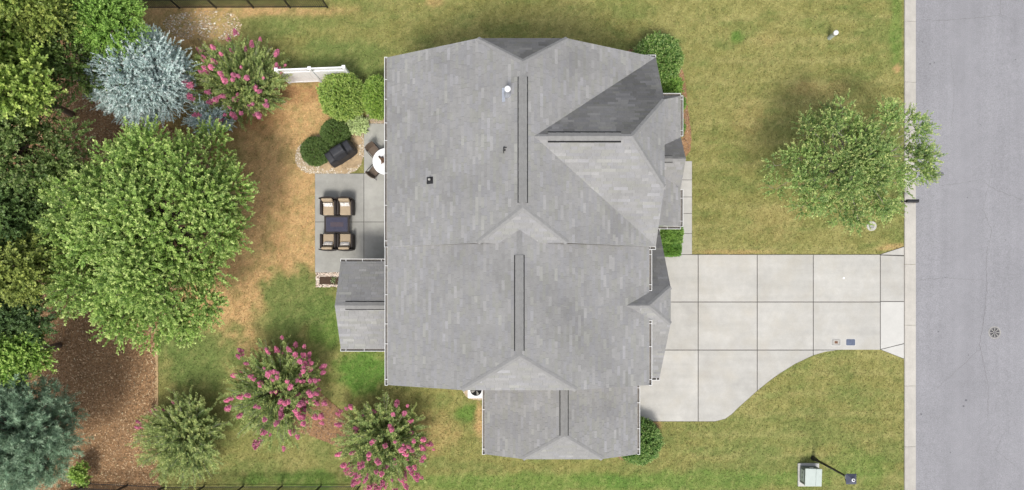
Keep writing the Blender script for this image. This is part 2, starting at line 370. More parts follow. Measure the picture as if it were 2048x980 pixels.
# road and rolled kerb
x_k0 = W(1808, 0).x; x_k1 = W(1831, 0).x
rb = MB(); ys = np.linspace(-130, 130, 200)
for i in range(len(ys) - 1):
    prof = [(x_k1 - .02, .012), (x_k1 + 4.4, .05), (x_k1 + 8.8, .012)]
    for a, b in zip(prof[:-1], prof[1:]): rb.add([(a[0], ys[i], a[1]), (b[0], ys[i], b[1]), (b[0], ys[i + 1], b[1]), (a[0], ys[i + 1], a[1])], [(0, 1, 2, 3)])
road = tag(rb.build('road', 'asphalt'), kind='structure')
def road_z(x): return .05 - abs(x - x_k1 - 4.4) / 4.4 * .038 + .004
for pts, wd in (([(2000, 0), (1998, 30), (1960, 36), (1880, 42), (1838, 40)], .010), ([(1976, 480), (1971, 520), (1973, 580), (1966, 640), (1958, 690), (1975, 770), (1974, 840)], .012), ([(1838, 560), (1890, 556), (1960, 560), (1972, 560)], .009),
                ([(1966, 690), (1925, 730), (1890, 760), (1870, 780)], .008), ([(1984, 330), (1965, 420), (1982, 460), (1976, 500)], .008), ([(1880, 372), (1960, 360), (1990, 380), (2048, 402)], .008), ([(2010, 860), (1990, 900), (2040, 940)], .008), ([(1900, 95), (1908, 180), (1902, 260)], .006)):
    b = MB(); q = []
    for a, c in zip(pts[:-1], pts[1:]):
        a = W(*a); c = W(*c); n = max(2, int((c - a).length / .12))
        for k in range(n): q.append(a.lerp(c, k / n) + Vector((random.gauss(0, .018), random.gauss(0, .018), 0)))
    for k in range(len(q) - 1):
        d = (q[k + 1] - q[k]); n = Vector((-d.y, d.x, 0)).normalized() * wd * random.uniform(.5, 1.2)
        vs = [q[k] - n, q[k + 1] - n, q[k + 1] + n, q[k] + n]
        b.add([(v.x, v.y, road_z(v.x) + .001) for v in vs], [(0, 1, 2, 3)])
    b.build('crack', 'crack', road)
b = MB(); c = W(1881, 348)
pts = [(c.x + .17 * math.cos(t) * random.uniform(.8, 1.15), c.y + .13 * math.sin(t) * random.uniform(.8, 1.15)) for t in np.linspace(0, 6.1, 14)]
b.prism(pts, road_z(c.x) - .01, road_z(c.x) + .002).build('tar_patch', 'asphalt_patch', road)
for px, py, r_ in ((1860, 128, .05), (1868, 126, .035), (1845, 84, .03), (1876, 663, .04), (1936, 710, .03), (1931, 800, .06), (1926, 812, .05), (1842, 828, .05), (1890, 555, .025), (1934, 395, .03), (2010, 480, .03), (1960, 250, .025), (1900, 905, .03), (2030, 120, .03)):
    c = W(px, py); MB().prism([(c.x + r_ * math.cos(t) * random.uniform(.6, 1.3), c.y + r_ * math.sin(t) * random.uniform(.6, 1.3)) for t in np.linspace(0, 5.6, 8)], road_z(c.x) - .01, road_z(c.x) + .002).build('tar_spot', 'asphalt_patch', road)
kerb = bpy.data.objects.new('kerb', None); COL.objects.link(kerb); kerb['kind'] = 'structure'
def kerb_run(xa, xb, y0, y1, st, ph):
    y = y0 + ph; edges = [y0]
    while y < y1: edges.append(y); y += st
    edges.append(y1)
    for a, c in zip(edges[:-1], edges[1:]):
        a += .008; c -= .008; sg = 1 if xb > xa else -1; wd = abs(xb - xa)
        prof = [(0, -.05), (0, .06), (.06, .085), (.16, .085), (.3, .05), (.44, .022), (wd, .03), (wd, -.05)]
        vs = [(xa + sg * p[0], yy, p[1]) for yy in (a, c) for p in prof]; n = len(prof)
        fs = [(i, i + 1, n + i + 1, n + i) for i in range(n - 1)] + [tuple(range(n)), tuple(range(2 * n - 1, n - 1, -1))]
        if sg > 0: fs = [f[::-1] for f in fs]
        MB().add(vs, fs).build('kerb_section', 'curb_concrete', kerb)
kerb_run(x_k0, x_k1, -30.4, 33, 3.2, (W(0, 529).y + 30.4) % 3.2)

# ------------------------------------------------------------------ house
house = thing('house', 'two storey house with grey shingle hipped gable roofs and white gutters', 'house')
SH = []       # every shingle: verts, faces, colour, area
def frame(pts):
    pts = [Vector(p) for p in pts]; n = Vector((0, 0, 0))
    for i in range(len(pts)): n += (pts[i] - pts[0]).cross(pts[(i + 1) % len(pts)] - pts[0])
    n.normalize()
    if n.z < 0: n = -n
    al = Vector((0, 0, 1)).cross(n).normalized(); up = n.cross(al).normalized()
    return n, al, up
def clip(poly, a, b):      # keep left of a->b
    out = []
    def side(p): return (b[0] - a[0]) * (p[1] - a[1]) - (b[1] - a[1]) * (p[0] - a[0])
    for i in range(len(poly)):
        p = poly[i]; q = poly[(i + 1) % len(poly)]; sp, sq = side(p), side(q)
        if sp >= 0: out.append(p)
        if (sp > 0 and sq < 0) or (sp < 0 and sq > 0):
            t = sp / (sp - sq); out.append((p[0] + (q[0] - p[0]) * t, p[1] + (q[1] - p[1]) * t))
    return out
srnd = random.Random(5)
EXPO = .14
SOOT = [(*tuple(W(px, py, 7.2))[:2], r_, k_) for px, py, r_, k_ in ((1112, 600, 1.0, .13), (1185, 690, 1.2, .13), (1150, 640, .9, .1), (1150, 132, .9, .15), (1275, 600, .6, .15), (1240, 470, 1.0, .06), (900, 640, 1.5, .05), (1200, 130, .7, .08), (1230, 820, 1.2, .06))]   # algae stains
def roof_plane(part, pts, darken=0., v0=None, over=.02):
    n, al, up = frame(pts); pts = [Vector(p) for p in pts]
    low = min(pts, key=lambda p: p.z) if v0 is None else Vector(v0)
    org = low - al * low.dot(al)
    P2 = [((p - org).dot(al), (p - org).dot(up)) for p in pts]
    if sum(P2[i][0] * P2[(i + 1) % len(P2)][1] - P2[(i + 1) % len(P2)][0] * P2[i][1] for i in range(len(P2))) < 0: P2 = P2[::-1]
    # deck slab
    d = MB(); t = .11; m_ = len(pts); ring = [org + al * u + up * v for u, v in P2]
    d.add(ring, [tuple(range(m_))], 0); d.add([p - Vector((0, 0, t)) for p in ring], [tuple(range(m_))[::-1]], 1)
    d.add(ring + [p - Vector((0, 0, t)) for p in ring], [(i, m_ + i, m_ + (i + 1) % m_, (i + 1) % m_) for i in range(m_)], 1)
    part.append(d)
    umin = min(p[0] for p in P2); umax = max(p[0] for p in P2); vmax = max(p[1] for p in P2); vmin = min(p[1] for p in P2)
    k = math.floor(vmin / EXPO)
    while k * EXPO < vmax:
        v = k * EXPO; u = umin - srnd.uniform(0, .5)
        while u < umax:
            ln = srnd.choice((.18, .24, .3, .36, .45, .55, .62))
            poly = [(u + .004, v), (u + ln - .004, v), (u + ln - .004, v + EXPO - .002), (u + .004, v + EXPO - .002)]
            for i in range(len(P2)):
                poly = clip(poly, P2[i], P2[(i + 1) % len(P2)])
                if len(poly) < 3: break
            if len(poly) >= 3:
                q = [poly[0]]
                for p in poly[1:]:
                    if abs(p[0] - q[-1][0]) + abs(p[1] - q[-1][1]) > 1e-4: q.append(p)
                poly = q
                if abs(poly[0][0] - poly[-1][0]) + abs(poly[0][1] - poly[-1][1]) < 1e-4: poly = poly[:-1]
                area = abs(sum(poly[i][0] * poly[(i + 1) % len(poly)][1] - poly[(i + 1) % len(poly)][0] * poly[i][1] for i in range(len(poly)))) / 2
                if len(poly) >= 3 and area > 2e-4:
                    r = srnd.random(); th = .011; tone = srnd.gauss(1, .016)
                    if r < .14 and ln > .28: tone *= srnd.uniform(1.08, 1.19); th = .015
                    elif r < .2: tone *= .95
                    elif r < .28: tone *= 1.06; th = .016
                    base = (.25, .247, .243) if srnd.random() < .55 else ((.247, .245, .249) if srnd.random() < .6 else (.25, .249, .234))
                    cen = org + al * (u + ln / 2) + up * v
                    if darken:  # chosen planes get a lower shingle tone, mottled by noise
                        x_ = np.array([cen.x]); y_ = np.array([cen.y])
                        s_ = darken * (.55 + .5 * float(sst(.3, .7, fbm(x_ * 1.1, y_ * 1.1, 77))[0]) + .25 * float(sst(.35, .7, fbm(x_ * 2.2, y_ * .5, 79))[0]))
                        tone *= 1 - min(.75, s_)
                    else:
                        x_ = np.array([cen.x]); y_ = np.array([cen.y]); tone *= 1 - .1 * float(sst(.55, .75, fbm(x_ * .55, y_ * .55, 91))[0])
                        for bx_, by_, br_, bk_ in SOOT:
                            dd = ((cen.x - bx_) ** 2 + (cen.y - by_) ** 2) / br_ ** 2
                            if dd < 5: tone *= 1 - bk_ * math.exp(-dd) * (.4 + 1.2 * float(fbm(x_ * 1.6, y_ * 1.6, 93)[0]))
                    nn = len(poly)
                    top = [org + al * a + up * b_ + n * (.003 + th * (1 - (b_ - v) / EXPO)) for a, b_ in poly]
                    bot = [org + al * a + up * b_ - n * .004 for a, b_ in poly]
                    fs = [tuple(range(nn))] + [(i, nn + i, nn + (i + 1) % nn, (i + 1) % nn) for i in range(nn)]
                    SH.append((top + bot, fs, tuple(c_ * tone for c_ in base), area * S(cen.z) ** 2))
            u += ln
        k += 1
def finish_roof(name, decks):
    d = MB()
    for q in decks:
        n0 = len(d.v); d.v += q.v
        for f, mi in zip(q.f, q.m): d.f.append([i + n0 for i in f]); d.m.append(mi)
    return d.build(name, ['roof_deck', 'white_trim'], house)
def caps(part, a, b, na, nb, wd=.115, step=.14):
    """cap shingles folded over a hip or ridge from a (low) to b (high); na, nb: normals of the two planes"""
    a = Vector(a); b = Vector(b); d = (b - a); L_ = d.length; d.normalize()
    sa = na.cross(d).normalized(); sb = nb.cross(d).normalized()
    if sa.dot(nb) > 0: sa = -sa
    if sb.dot(na) > 0: sb = -sb
    m = MB(); k = 0
    while k * step < L_ - .02:
        p = a + d * (k * step); q = a + d * min(L_, k * step + step + .02); h0, h1 = .028, .014
        up = (na + nb).normalized(); w_ = wd * random.uniform(.95, 1.05)
        vs = [p + sa * w_ + na * h0, p + up * h0, p + sb * w_ + nb * h0, q + sa * w_ + na * h1, q + up * h1, q + sb * w_ + nb * h1]
        vs += [v - up * .03 for v in vs]
        m.add(vs, [(0, 1, 4, 3), (1, 2, 5, 4), (0, 6, 7, 1), (1, 7, 8, 2), (0, 3, 9, 6), (2, 8, 11, 5)])
        k += 1
    m.build('ridge_cap', 'cap', part)
def ridge_vent(part, a, b, na, nb, wd=.16, gapw=.06):
    a = Vector(a); b = Vector(b); d = (b - a).normalized()
    sa = na.cross(d).normalized(); sb = nb.cross(d).normalized()
    if sa.dot(nb) > 0: sa = -sa
    if sb.dot(na) > 0: sb = -sb
    up = (na + nb).normalized(); m = MB(); n = max(2, int((b - a).length / .3)); hh = .055
    for k in range(n):
        p = a.lerp(b, k / n); q = a.lerp(b, (k + 1) / n) + d * .01; t0, t1 = hh + .012, hh
        if k == n - 1: q = b
        jw = random.uniform(-.004, .004)
        vs = [p + sa * (wd + jw) + na * t0, p + up * (t0 + .004), p + sb * (wd + jw) + nb * t0, q + sa * wd + na * t1, q + up * t1, q + sb * wd + nb * t1]
        vs += [v - up * .02 for v in vs]
        m.add(vs, [(0, 1, 4, 3), (1, 2, 5, 4), (0, 6, 7, 1), (1, 7, 8, 2), (0, 3, 9, 6), (2, 8, 11, 5), (3, 4, 10, 9), (4, 5, 11, 10)])
    rv = m.build('ridge_vent', 'vent_cap', part)
    for s_, nn in ((sa, na), (sb, nb)):
        q = MB(); vs = []
        for p in (a, b):
            vs += [p + s_ * (wd - .03) + nn * .004, p + s_ * (wd + gapw) + nn * .004, p + s_ * (wd + gapw) + nn * .03, p + s_ * (wd - .03) + nn * .03]
        q.add(vs, [(0, 1, 5, 4), (1, 2, 6, 5), (2, 3, 7, 6), (3, 0, 4, 7), (0, 1, 2, 3), (4, 5, 6, 7)]).build('vent_slot', 'black_slot', rv)

# --- main roof: upper body A, cross gable B, lower body C
ze = 5.6; xw, xr, xe = -5.55, .43, 6.40; YN, YS = 10.47, 2.05
zr = ze + .55 * (xr - xw); zc = 7.87; cw = xw + (zc - ze) / .55; ce = xr + (zr - zc) / .55
aN, aS = 9.17, 3.376; zrB = 8.63; YB = (YN + YS) / 2; xB = xr + (zr - zrB) / .55; zcB = 7.32; rB = (zcB - ze) / .72
D_A = []
Aw = [(xw, YS, ze), (xw, YN, ze), (cw, YN, zc), (xr, aN, zr), (xr, aS, zr), (cw, YS, zc)]
roof_plane(D_A, Aw)
def zA(x): return zr - .55 * (x - xr)
roof_plane(D_A, [(xr, aN, zr), (ce, YN, zc), (xe, YN, zA(xe)), (xB, YB, zrB), (xr, YB, zr)], v0=(xe, YN, zA(xe)))
roof_plane(D_A, [(xr, YB, zr), (xB, YB, zrB), (xe, YS, zA(xe)), (ce, YS, zc), (xr, aS, zr)], v0=(xe, YN, zA(xe)))
roof_plane(D_A, [(cw, YN, zc), (ce, YN, zc), (xr, aN, zr)], darken=.5)
roof_plane(D_A, [(cw, YS, zc), (ce, YS, zc), (xr, aS, zr)])
xe_r = 4.83
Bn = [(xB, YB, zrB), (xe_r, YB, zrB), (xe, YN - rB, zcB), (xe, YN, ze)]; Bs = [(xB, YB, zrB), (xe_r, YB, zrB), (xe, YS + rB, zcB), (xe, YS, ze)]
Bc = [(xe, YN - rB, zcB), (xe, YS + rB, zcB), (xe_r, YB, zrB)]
roof_plane(D_A, Bn, darken=.42); roof_plane(D_A, Bs); roof_plane(D_A, Bc)
xwC, xrC, xeC = -5.52, .30, 6.10; zrC = ze + .455 * (xrC - xwC); CS = -4.12; zcC = 7.15; aC = -2.58; rC = (zrC - zcC) / .455
def zC(x): return zrC - .455 * (x - xrC)
xt = (zrC - zc) / .455; yt = YS + (zrC - zc) / ((zr - zc) / (aS - YS))
Cw = [(xwC, CS, ze), (xwC, YS, ze), (xrC, YS, zrC), (xrC, aC, zrC), (xrC - rC, CS, zcC)]
roof_plane(D_A, Cw); roof_plane(D_A, [(xrC - xt, YS, zc), (xrC, YS, zrC), (xrC, yt, zrC)], v0=(xwC, CS, ze))
YD = -.575; zeD = 3.1; hD = 3.525; zrD = zeD + .85 * hD; xD = 7.11; zcD = 5.39; rD = (zcD - zeD) / .85; YDn, YDs = YD + hD, YD - hD
xv = xrC + (zrC - zrD) / .455; dv = (zrD - zC(xeC)) / .85
Cev0 = (xeC, CS, zC(xeC))
roof_plane(D_A, [(xrC, YS, zrC), (xeC, YS, zC(xeC)), (xeC, YD + dv, zC(xeC)), (xv, YD, zrD), (xrC, YD, zrC)], v0=Cev0)
roof_plane(D_A, [(xrC, YD, zrC), (xv, YD, zrD), (xeC, YD - dv, zC(xeC)), (xeC, CS, zC(xeC)), (xrC + rC, CS, zcC), (xrC, aC, zrC)], v0=Cev0)
roof_plane(D_A, [(xrC + xt, YS, zc), (xrC, YS, zrC), (xrC, yt, zrC)], v0=Cev0)
roof_plane(D_A, [(xrC - rC, CS, zcC), (xrC + rC, CS, zcC), (xrC, aC, zrC)])
roof = finish_roof('roof', D_A)
def nrm(p): return frame(p)[0]
nAw = nrm(Aw); nAe = Vector((-nAw.x, 0, nAw.z)); nAn = nrm([(cw, YN, zc), (ce, YN, zc), (xr, aN, zr)]); nAs = Vector((0, -nAn.y, nAn.z))
nCw = nrm(Cw); nCe = Vector((-nCw.x, 0, nCw.z)); nCs = nrm([(xrC - rC, CS, zcC), (xrC + rC, CS, zcC), (xrC, aC, zrC)])
nBn, nBs, nBc = nrm(Bn), nrm(Bs), nrm(Bc)
caps(roof, (xr, aS, zr), (xr, aN, zr), nAw, nAe)
for y0, y1, nn in ((YN, aN, nAn), (YS, aS, nAs)):
    caps(roof, (cw, y0, zc), (xr, y1, zr), nAw, nn); caps(roof, (ce, y0, zc), (xr, y1, zr), nAe, nn)
caps(roof, (xB, YB, zrB), (xe_r, YB, zrB), nBn, nBs)
caps(roof, (xe, YN - rB, zcB), (xe_r, YB, zrB), nBn, nBc); caps(roof, (xe, YS + rB, zcB), (xe_r, YB, zrB), nBs, nBc)
caps(roof, (xrC, aC, zrC), (xrC, yt, zrC), nCw, nCe)
caps(roof, (xrC - rC, CS, zcC), (xrC, aC, zrC), nCw, nCs); caps(roof, (xrC + rC, CS, zcC), (xrC, aC, zrC), nCe, nCs)
ridge_vent(roof, (xr, W(0, 405, zr).y, zr), (xr, W(0, 152, zr).y, zr), nAw, nAe)
ridge_vent(roof, (xrC, W(0, 702, zrC).y, zrC), (xrC, W(0, 510, zrC).y, zrC), nCw, nCe)
ridge_vent(roof, (W(1096, 0, zrB).x, YB, zrB), (W(1243, 0, zrB).x, YB, zrB), nBn, nBs, gapw=.09)
# --- garage gable D
D_D = []
Dn = [(5.7, YDn, zeD), (xD, YDn, zeD), (xD, YDn - rD, zcD), (6.02, YD, zrD), (xv, YD, zrD), (5.7, YD + dv * (5.7 - xv) / (xeC - xv), zrD - .85 * dv * (5.7 - xv) / (xeC - xv))]
Ds = [(x, 2 * YD - y, z) for x, y, z in Dn]; Dc = [(xD, YDn - rD, zcD), (xD, YDs + rD, zcD), (6.02, YD, zrD)]
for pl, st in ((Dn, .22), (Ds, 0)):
    roof_plane(D_D, pl[:4] + [(5.7, YD, zrD)], darken=st); roof_plane(D_D, [pl[4], (5.7, YD, zrD), pl[5]], darken=st, v0=pl[0])
roof_plane(D_D, Dc)
roofD = finish_roof('garage_roof', D_D)
caps(roofD, (xv, YD, zrD), (6.02, YD, zrD), nrm(Dn), nrm(Ds))
caps(roofD, (xD, YDn - rD, zcD), (6.02, YD, zrD), nrm(Dn), nrm(Dc)); caps(roofD, (xD, YDs + rD, zcD), (6.02, YD, zrD), nrm(Ds), nrm(Dc))
# --- porch roof E with small gable
D_E = []; xp = 8.14; xq = 6.0; zp = 3.0; zq = zp + .4 * (xp - xq); pn, ps = 9.5, 3.2; gm, gh = 6.28, 1.21; zg = 3.96; kg = (zg - zp) / gh; dg = (zg - zq) / kg
roof_plane(D_E, [(xp, gm + gh, zp), (xp, pn, zp), (xq, pn - .66, zq), (xq, gm + dg, zq)], v0=(xp, ps, zp))
roof_plane(D_E, [(xp, ps, zp), (xp, gm - gh, zp), (xq, gm - dg, zq), (xq, ps, zq)], v0=(xp, ps, zp))
roof_plane(D_E, [(xp, pn, zp), (xq, pn, zp), (xq, pn - .66, zq)], darken=.3)
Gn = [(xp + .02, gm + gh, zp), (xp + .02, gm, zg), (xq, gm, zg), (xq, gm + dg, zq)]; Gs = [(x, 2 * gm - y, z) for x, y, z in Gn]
roof_plane(D_E, Gn, darken=.25); roof_plane(D_E, Gs)
roofE = finish_roof('porch_roof', D_E)
caps(roofE, (xp + .02, gm, zg), (7.8, gm, zg), nrm(Gn), nrm(Gs)); ridge_vent(roofE, (6.6, gm, zg), (W(1346, 0, zg).x, gm, zg), nrm(Gn), nrm(Gs), .13)
# --- side wing G
D_G = []; gx0, gx1, gxr = -1.31, 6.07, 2.38; zG = 2.9; zrG = zG + .53 * (gxr - gx0); gS, gN = -7.84, -3.75; zcG = 3.86; rG = (zrG - zcG) / .53; aG = -6.55
Gw = [(gx0, gS, zG), (gx0, gN, zG), (gxr, gN, zrG), (gxr, aG, zrG), (gxr - rG, gS, zcG)]; Ge = [(2 * gxr - x, y, z) for x, y, z in Gw]; Gc = [(gxr - rG, gS, zcG), (gxr + rG, gS, zcG), (gxr, aG, zrG)]
roof_plane(D_G, Gw); roof_plane(D_G, Ge); roof_plane(D_G, Gc)
roofG = finish_roof('wing_roof', D_G)
caps(roofG, (gxr - rG, gS, zcG), (gxr, aG, zrG), nrm(Gw), nrm(Gc)); caps(roofG, (gxr + rG, gS, zcG), (gxr, aG, zrG), nrm(Ge), nrm(Gc)); caps(roofG, (gxr, aG, zrG), (gxr, -6.3, zrG), nrm(Gw), nrm(Ge))
ridge_vent(roofG, (gxr, W(0, 872, zrG).y, zrG), (gxr, gN, zrG), nrm(Gw), nrm(Ge))
# --- sunroom H
D_H = []; hx = -8.3; hw = -5.15; hN, hS = 1.5, -2.72; hm = (hN + hS) / 2; zrH = 2.9 + .53 * (hN - hm)
Hn = [(hx, hN, 2.9), (hw, hN, 2.9), (hw, hm, zrH), (hx, hm, zrH)]; Hs = [(x, 2 * hm - y, z) for x, y, z in Hn]
roof_plane(D_H, Hn); roof_plane(D_H, Hs)
roofH = finish_roof('sunroom_roof', D_H)
caps(roofH, (hx, hm, zrH), (-7.8, hm, zrH), nrm(Hn), nrm(Hs)); ridge_vent(roofH, (W(690, 0, zrH).x, hm, zrH), (hw, hm, zrH), nrm(Hn), nrm(Hs))
# --- shingles: the 300 that show largest one by one, the rest as one part
SH.sort(key=lambda s: -s[3])
for vs_, fs_, c_, a_ in SH[:298]:
    me = bpy.data.meshes.new('shingle'); me.from_pydata([tuple(v) for v in vs_], [], fs_)
    at = me.color_attributes.new('col', 'FLOAT_COLOR', 'POINT'); at.data.foreach_set('color', np.tile(np.array((*c_, 1), np.float32), len(vs_)))
    me.materials.append(MATS['shingle']); link('shingle', me, roof)
V_ = []; F_ = []; C_ = []
for vs_, fs_, c_, a_ in SH[298:]:
    n0 = len(V_); V_ += [tuple(v) for v in vs_]; F_ += [tuple(i + n0 for i in f) for f in fs_]; C_ += [(*c_, 1)] * len(vs_)
me = bpy.data.meshes.new('shingles'); me.from_pydata(V_, [], F_)
at = me.color_attributes.new('col', 'FLOAT_COLOR', 'POINT'); at.data.foreach_set('color', np.array(C_, np.float32).ravel())
me.materials.append(MATS['shingle']); tag(link('shingles', me, house), kind='stuff')
print('shingles', len(SH))
# --- gutters
def gutter(a, b, out, hang=1.25, ends=True):
    a = Vector(a); b = Vector(b); o = Vector(out); dz = Vector((0, 0, 1)); g = MB(); wd = .125
    prof = [(0.0, -.005, 0), (0.0, -.12, 1), (wd - .02, -.12, 0), (wd + .012, -.02, 0), (wd + .012, .004, 0), (wd - .014, .004, 0), (wd - .014, -.01, 0), (wd - .03, -.105, 1), (.012, -.105, 1), (.012, -.005, 0)]
    n = len(prof); vs = [p + o * q[0] + dz * q[1] for p in (a, b) for q in prof]
    g.add(vs, [(i, (i + 1) % n, n + (i + 1) % n, n + i) for i in range(n)], 0)
    for k, i in enumerate(range(n)):
        if i in (6, 7, 8): g.m[i] = 1
    for p in (a, b): g.add([p + o * q[0] + dz * q[1] for q in ((0, .002), (wd + .012, .002), (wd + .012, -.02), (wd - .02, -.12), (0, -.12))], [(0, 1, 2, 3, 4)], 0)
    if ends:
        d = (b - a).normalized() * .02
        for p, s_ in ((a, -1), (b, 1)): g.bar(p + o * .0 + d * s_ * .5 - dz * .05, p + o * (wd + .012) + d * s_ * .5 - dz * .05, .022, .108)
    gu = g.build('gutter', ['white_trim', 'gutter_inside'], house)
    L_ = (b - a).length; t = .25
    while t < L_ - .1:
        p = a + (b - a) * (t / L_); MB().bar(p + o * .0, p + o * wd, .026, .012).build('hanger', 'white_trim', gu); t += hang * random.uniform(.6, 1.35)
    return gu
gutter((xw, YS, ze), (xw, YN, ze), (-1, 0, 0)); gutter((xwC - .012, CS, ze), (xwC - .012, YS - .03, ze), (-1, 0, 0))
gutter((5.92, YN, ze - .06), (xe, YN, ze - .06), (0, 1, 0), .3); gutter((5.92, YS, ze - .06), (xe, YS, ze - .06), (0, -1, 0), .16)
gutter((xeC, YD + dv + .1, zC(xeC)), (xeC, YS - .15, zC(xeC)), (1, 0, 0)); gutter((xeC, CS, zC(xeC)), (xeC, YD - dv - .1, zC(xeC)), (1, 0, 0))
gutter((6.25, YDs, zeD), (xD, YDs, zeD), (0, -1, 0), .5); gutter((6.5, YDn, zeD), (xD, YDn, zeD), (0, 1, 0), .3)
gutter((xp, gm + gh + .1, zp), (xp, pn, zp), (1, 0, 0)); gutter((xp, ps, zp), (xp, gm - gh - .1, zp), (1, 0, 0))
gutter((6.1, pn, zp), (xp, pn, zp), (0, 1, 0), .8); gutter((6.1, ps, zp), (xp, ps, zp), (0, -1, 0), .45)
gutter((gx0, gS, zG), (gx0, gN, zG), (-1, 0, 0), 1.6); gutter((gx1, gS, zG), (gx1, gN, zG), (1, 0, 0), 1.0)
gutter((hx, hN, 2.9), (hw, hN, 2.9), (0, 1, 0), 1.1); gutter((hx, hS, 2.9), (hw, hS, 2.9), (0, -1, 0), 1.0)
# --- walls
def wall_xz(prof, y0, y1, m='siding'):
    n = len(prof); vs = [(x, y, z) for y in (y0, y1) for x, z in prof]
    MB().add(vs, [tuple(range(n)), tuple(range(2 * n - 1, n - 1, -1))] + [(i, n + i, n + (i + 1) % n, (i + 1) % n) for i in range(n)]).build('wall', m, house)
def wall_yz(prof, x0, x1, m='siding'):
    n = len(prof); vs = [(x, y, z) for x in (x0, x1) for y, z in prof]
    MB().add(vs, [tuple(range(n)), tuple(range(2 * n - 1, n - 1, -1))] + [(i, n + i, n + (i + 1) % n, (i + 1) % n) for i in range(n)]).build('wall', m, house)
wall_xz([(-5.15, 0), (6.0, 0), (6.0, 5.6), (2.2, 7.6), (-1.35, 7.6), (-5.15, 5.6)], 2.4, 10.05)
wall_xz([(-5.12, 0), (5.7, 0), (5.7, 5.55), (2.6, 6.9), (-2.0, 6.9), (-5.12, 5.55)], -3.72, 2.4)
wall_yz([(2.42, 0), (10.03, 0), (10.03, 5.6), (8.0, 7.05), (4.5, 7.05), (2.42, 5.6)], 4.0, 6.02, 'brick_wall')
wall_xz([(-.95, 0), (5.72, 0), (5.72, 2.85), (gxr + rG, 3.5), (gxr - rG, 3.5), (-.95, 2.85)], -7.45, -3.74)
wall_yz([(-2.35, 0), (1.15, 0), (1.15, 2.85), (hm, 3.75), (-2.35, 2.85)], -7.9, -5.13)
wall_yz([(YDs + .4, 0), (YDn - .4, 0), (YDn - .4, 3.2), (YDn - rD, 5.15), (YDs + rD, 5.15), (YDs + .4, 3.2)], 5.71, 6.7, 'brick_wall')
wall_yz([(gm - 1.1, 2.8), (gm + 1.1, 2.8), (gm, 3.75)], 7.85, 7.95)
pb = MB().box(6.03, 8.0, 3.35, 9.35, 0, .16); pb.build('porch_floor', 'concrete', house)
for y in (3.5, 5.1, 7.45, 9.2): MB().box(7.8, 7.98, y - .09, y + .09, .16, 2.78).box(7.76, 8.02, y - .13, y + .13, .161, .35).build('porch_post', 'white_trim', house, bevel=.01)
MB().box(7.76, 8.0, 3.3, 9.4, 2.7, 2.9).build('porch_beam', 'white_trim', house)
def window(cx, cy, cz, wd, ht, axis):
    sg = 1 if axis[0] == '+' else -1; hor = axis[1] == 'x'
    def bx(m, a0, a1, d0, d1, z0, z1):
        d0, d1 = sorted((sg * d0, sg * d1))
        return m.box(cx + d0, cx + d1, cy + a0, cy + a1, z0, z1) if hor else m.box(cx + a0, cx + a1, cy + d0, cy + d1, z0, z1)
    g = bx(MB(), -wd / 2, wd / 2, .0, .03, cz, cz + ht).build('window', 'white_trim', house)
    for a0, a1, z0, z1 in ((-wd / 2 - .07, -wd / 2, cz - .07, cz + ht + .07), (wd / 2, wd / 2 + .07, cz - .07, cz + ht + .07), (-wd / 2, wd / 2, cz + ht, cz + ht + .07), (-wd / 2, wd / 2, cz - .07, cz), (-wd / 2, wd / 2, cz + ht / 2 - .025, cz + ht / 2 + .025)):
        bx(MB(), a0, a1, 0, .07, z0, z1).build('frame', 'white_trim', g)
    for z0, z1 in ((cz + .02, cz + ht / 2 - .03), (cz + ht / 2 + .03, cz + ht - .02)): bx(MB(), -wd / 2 + .02, wd / 2 - .02, .03, .04, z0, z1).build('pane', 'glass', g)
for y in (3.6, 5.2, 8.6): window(-5.15, y, 3.5, .95, 1.4, '-x')
for y in (8.8, 9.6): window(-5.15, y, .9, .7, 1.4, '-x')
for y in (-3.1, .0, 1.4): window(-5.12, y, 3.6, .9, 1.4, '-x')
for y in (-1.7, -.6, .5): window(-7.9, y, .8, .85, 1.5, '-x')
for y in (4.6, 6.28, 8.0): window(6.02, y, 4.2, 1.0, 1.5, '+x')
for y in (4.4, 8.2): window(6.02, y, .8, 1.1, 1.6, '+x')
for x in (-3, 0, 3): window(x, 10.05, 3.6, .9, 1.4, '+y')
for x in (-3.5, 3.5): window(x, -3.72, 3.9, .8, 1.2, '-y')
window(1.8, -7.45, .9, .9, 1.3, '-y')
def panel_door(name, x, y0, y1, z1, nx, nz, m, parent=house):
    g = MB().box(x, x + .04, y0, y1, .02, z1).build(name, m, parent)
    for i in range(nx):
        for k in range(nz):
            a = y0 + (y1 - y0) * (i + .1) / nx; b_ = y0 + (y1 - y0) * (i + .9) / nx; c_ = .02 + z1 * (k + .1) / nz; e_ = min(z1 - .02, .02 + z1 * (k + .9) / nz)
            MB().box(x + .04, x + .06, a, b_, c_, e_).build('panel', m, g, bevel=.01, seg=1)
panel_door('garage_door', 6.7, -3.2, 1.7, 2.3, 8, 4, 'white_trim'); panel_door('garage_door', 5.72, -6.9, -4.4, 2.3, 4, 4, 'white_trim')
panel_door('front_door', 6.02, 5.8, 6.75, 2.2, 2, 3, 'door_paint')
pd = MB().box(-5.19, -5.15, 5.6, 7.4, .05, 2.15).build('patio_door', 'white_trim', house)
for a in (5.68, 6.54): MB().box(-5.2, -5.19, a, a + .78, .15, 2.05).build('pane', 'glass', pd)
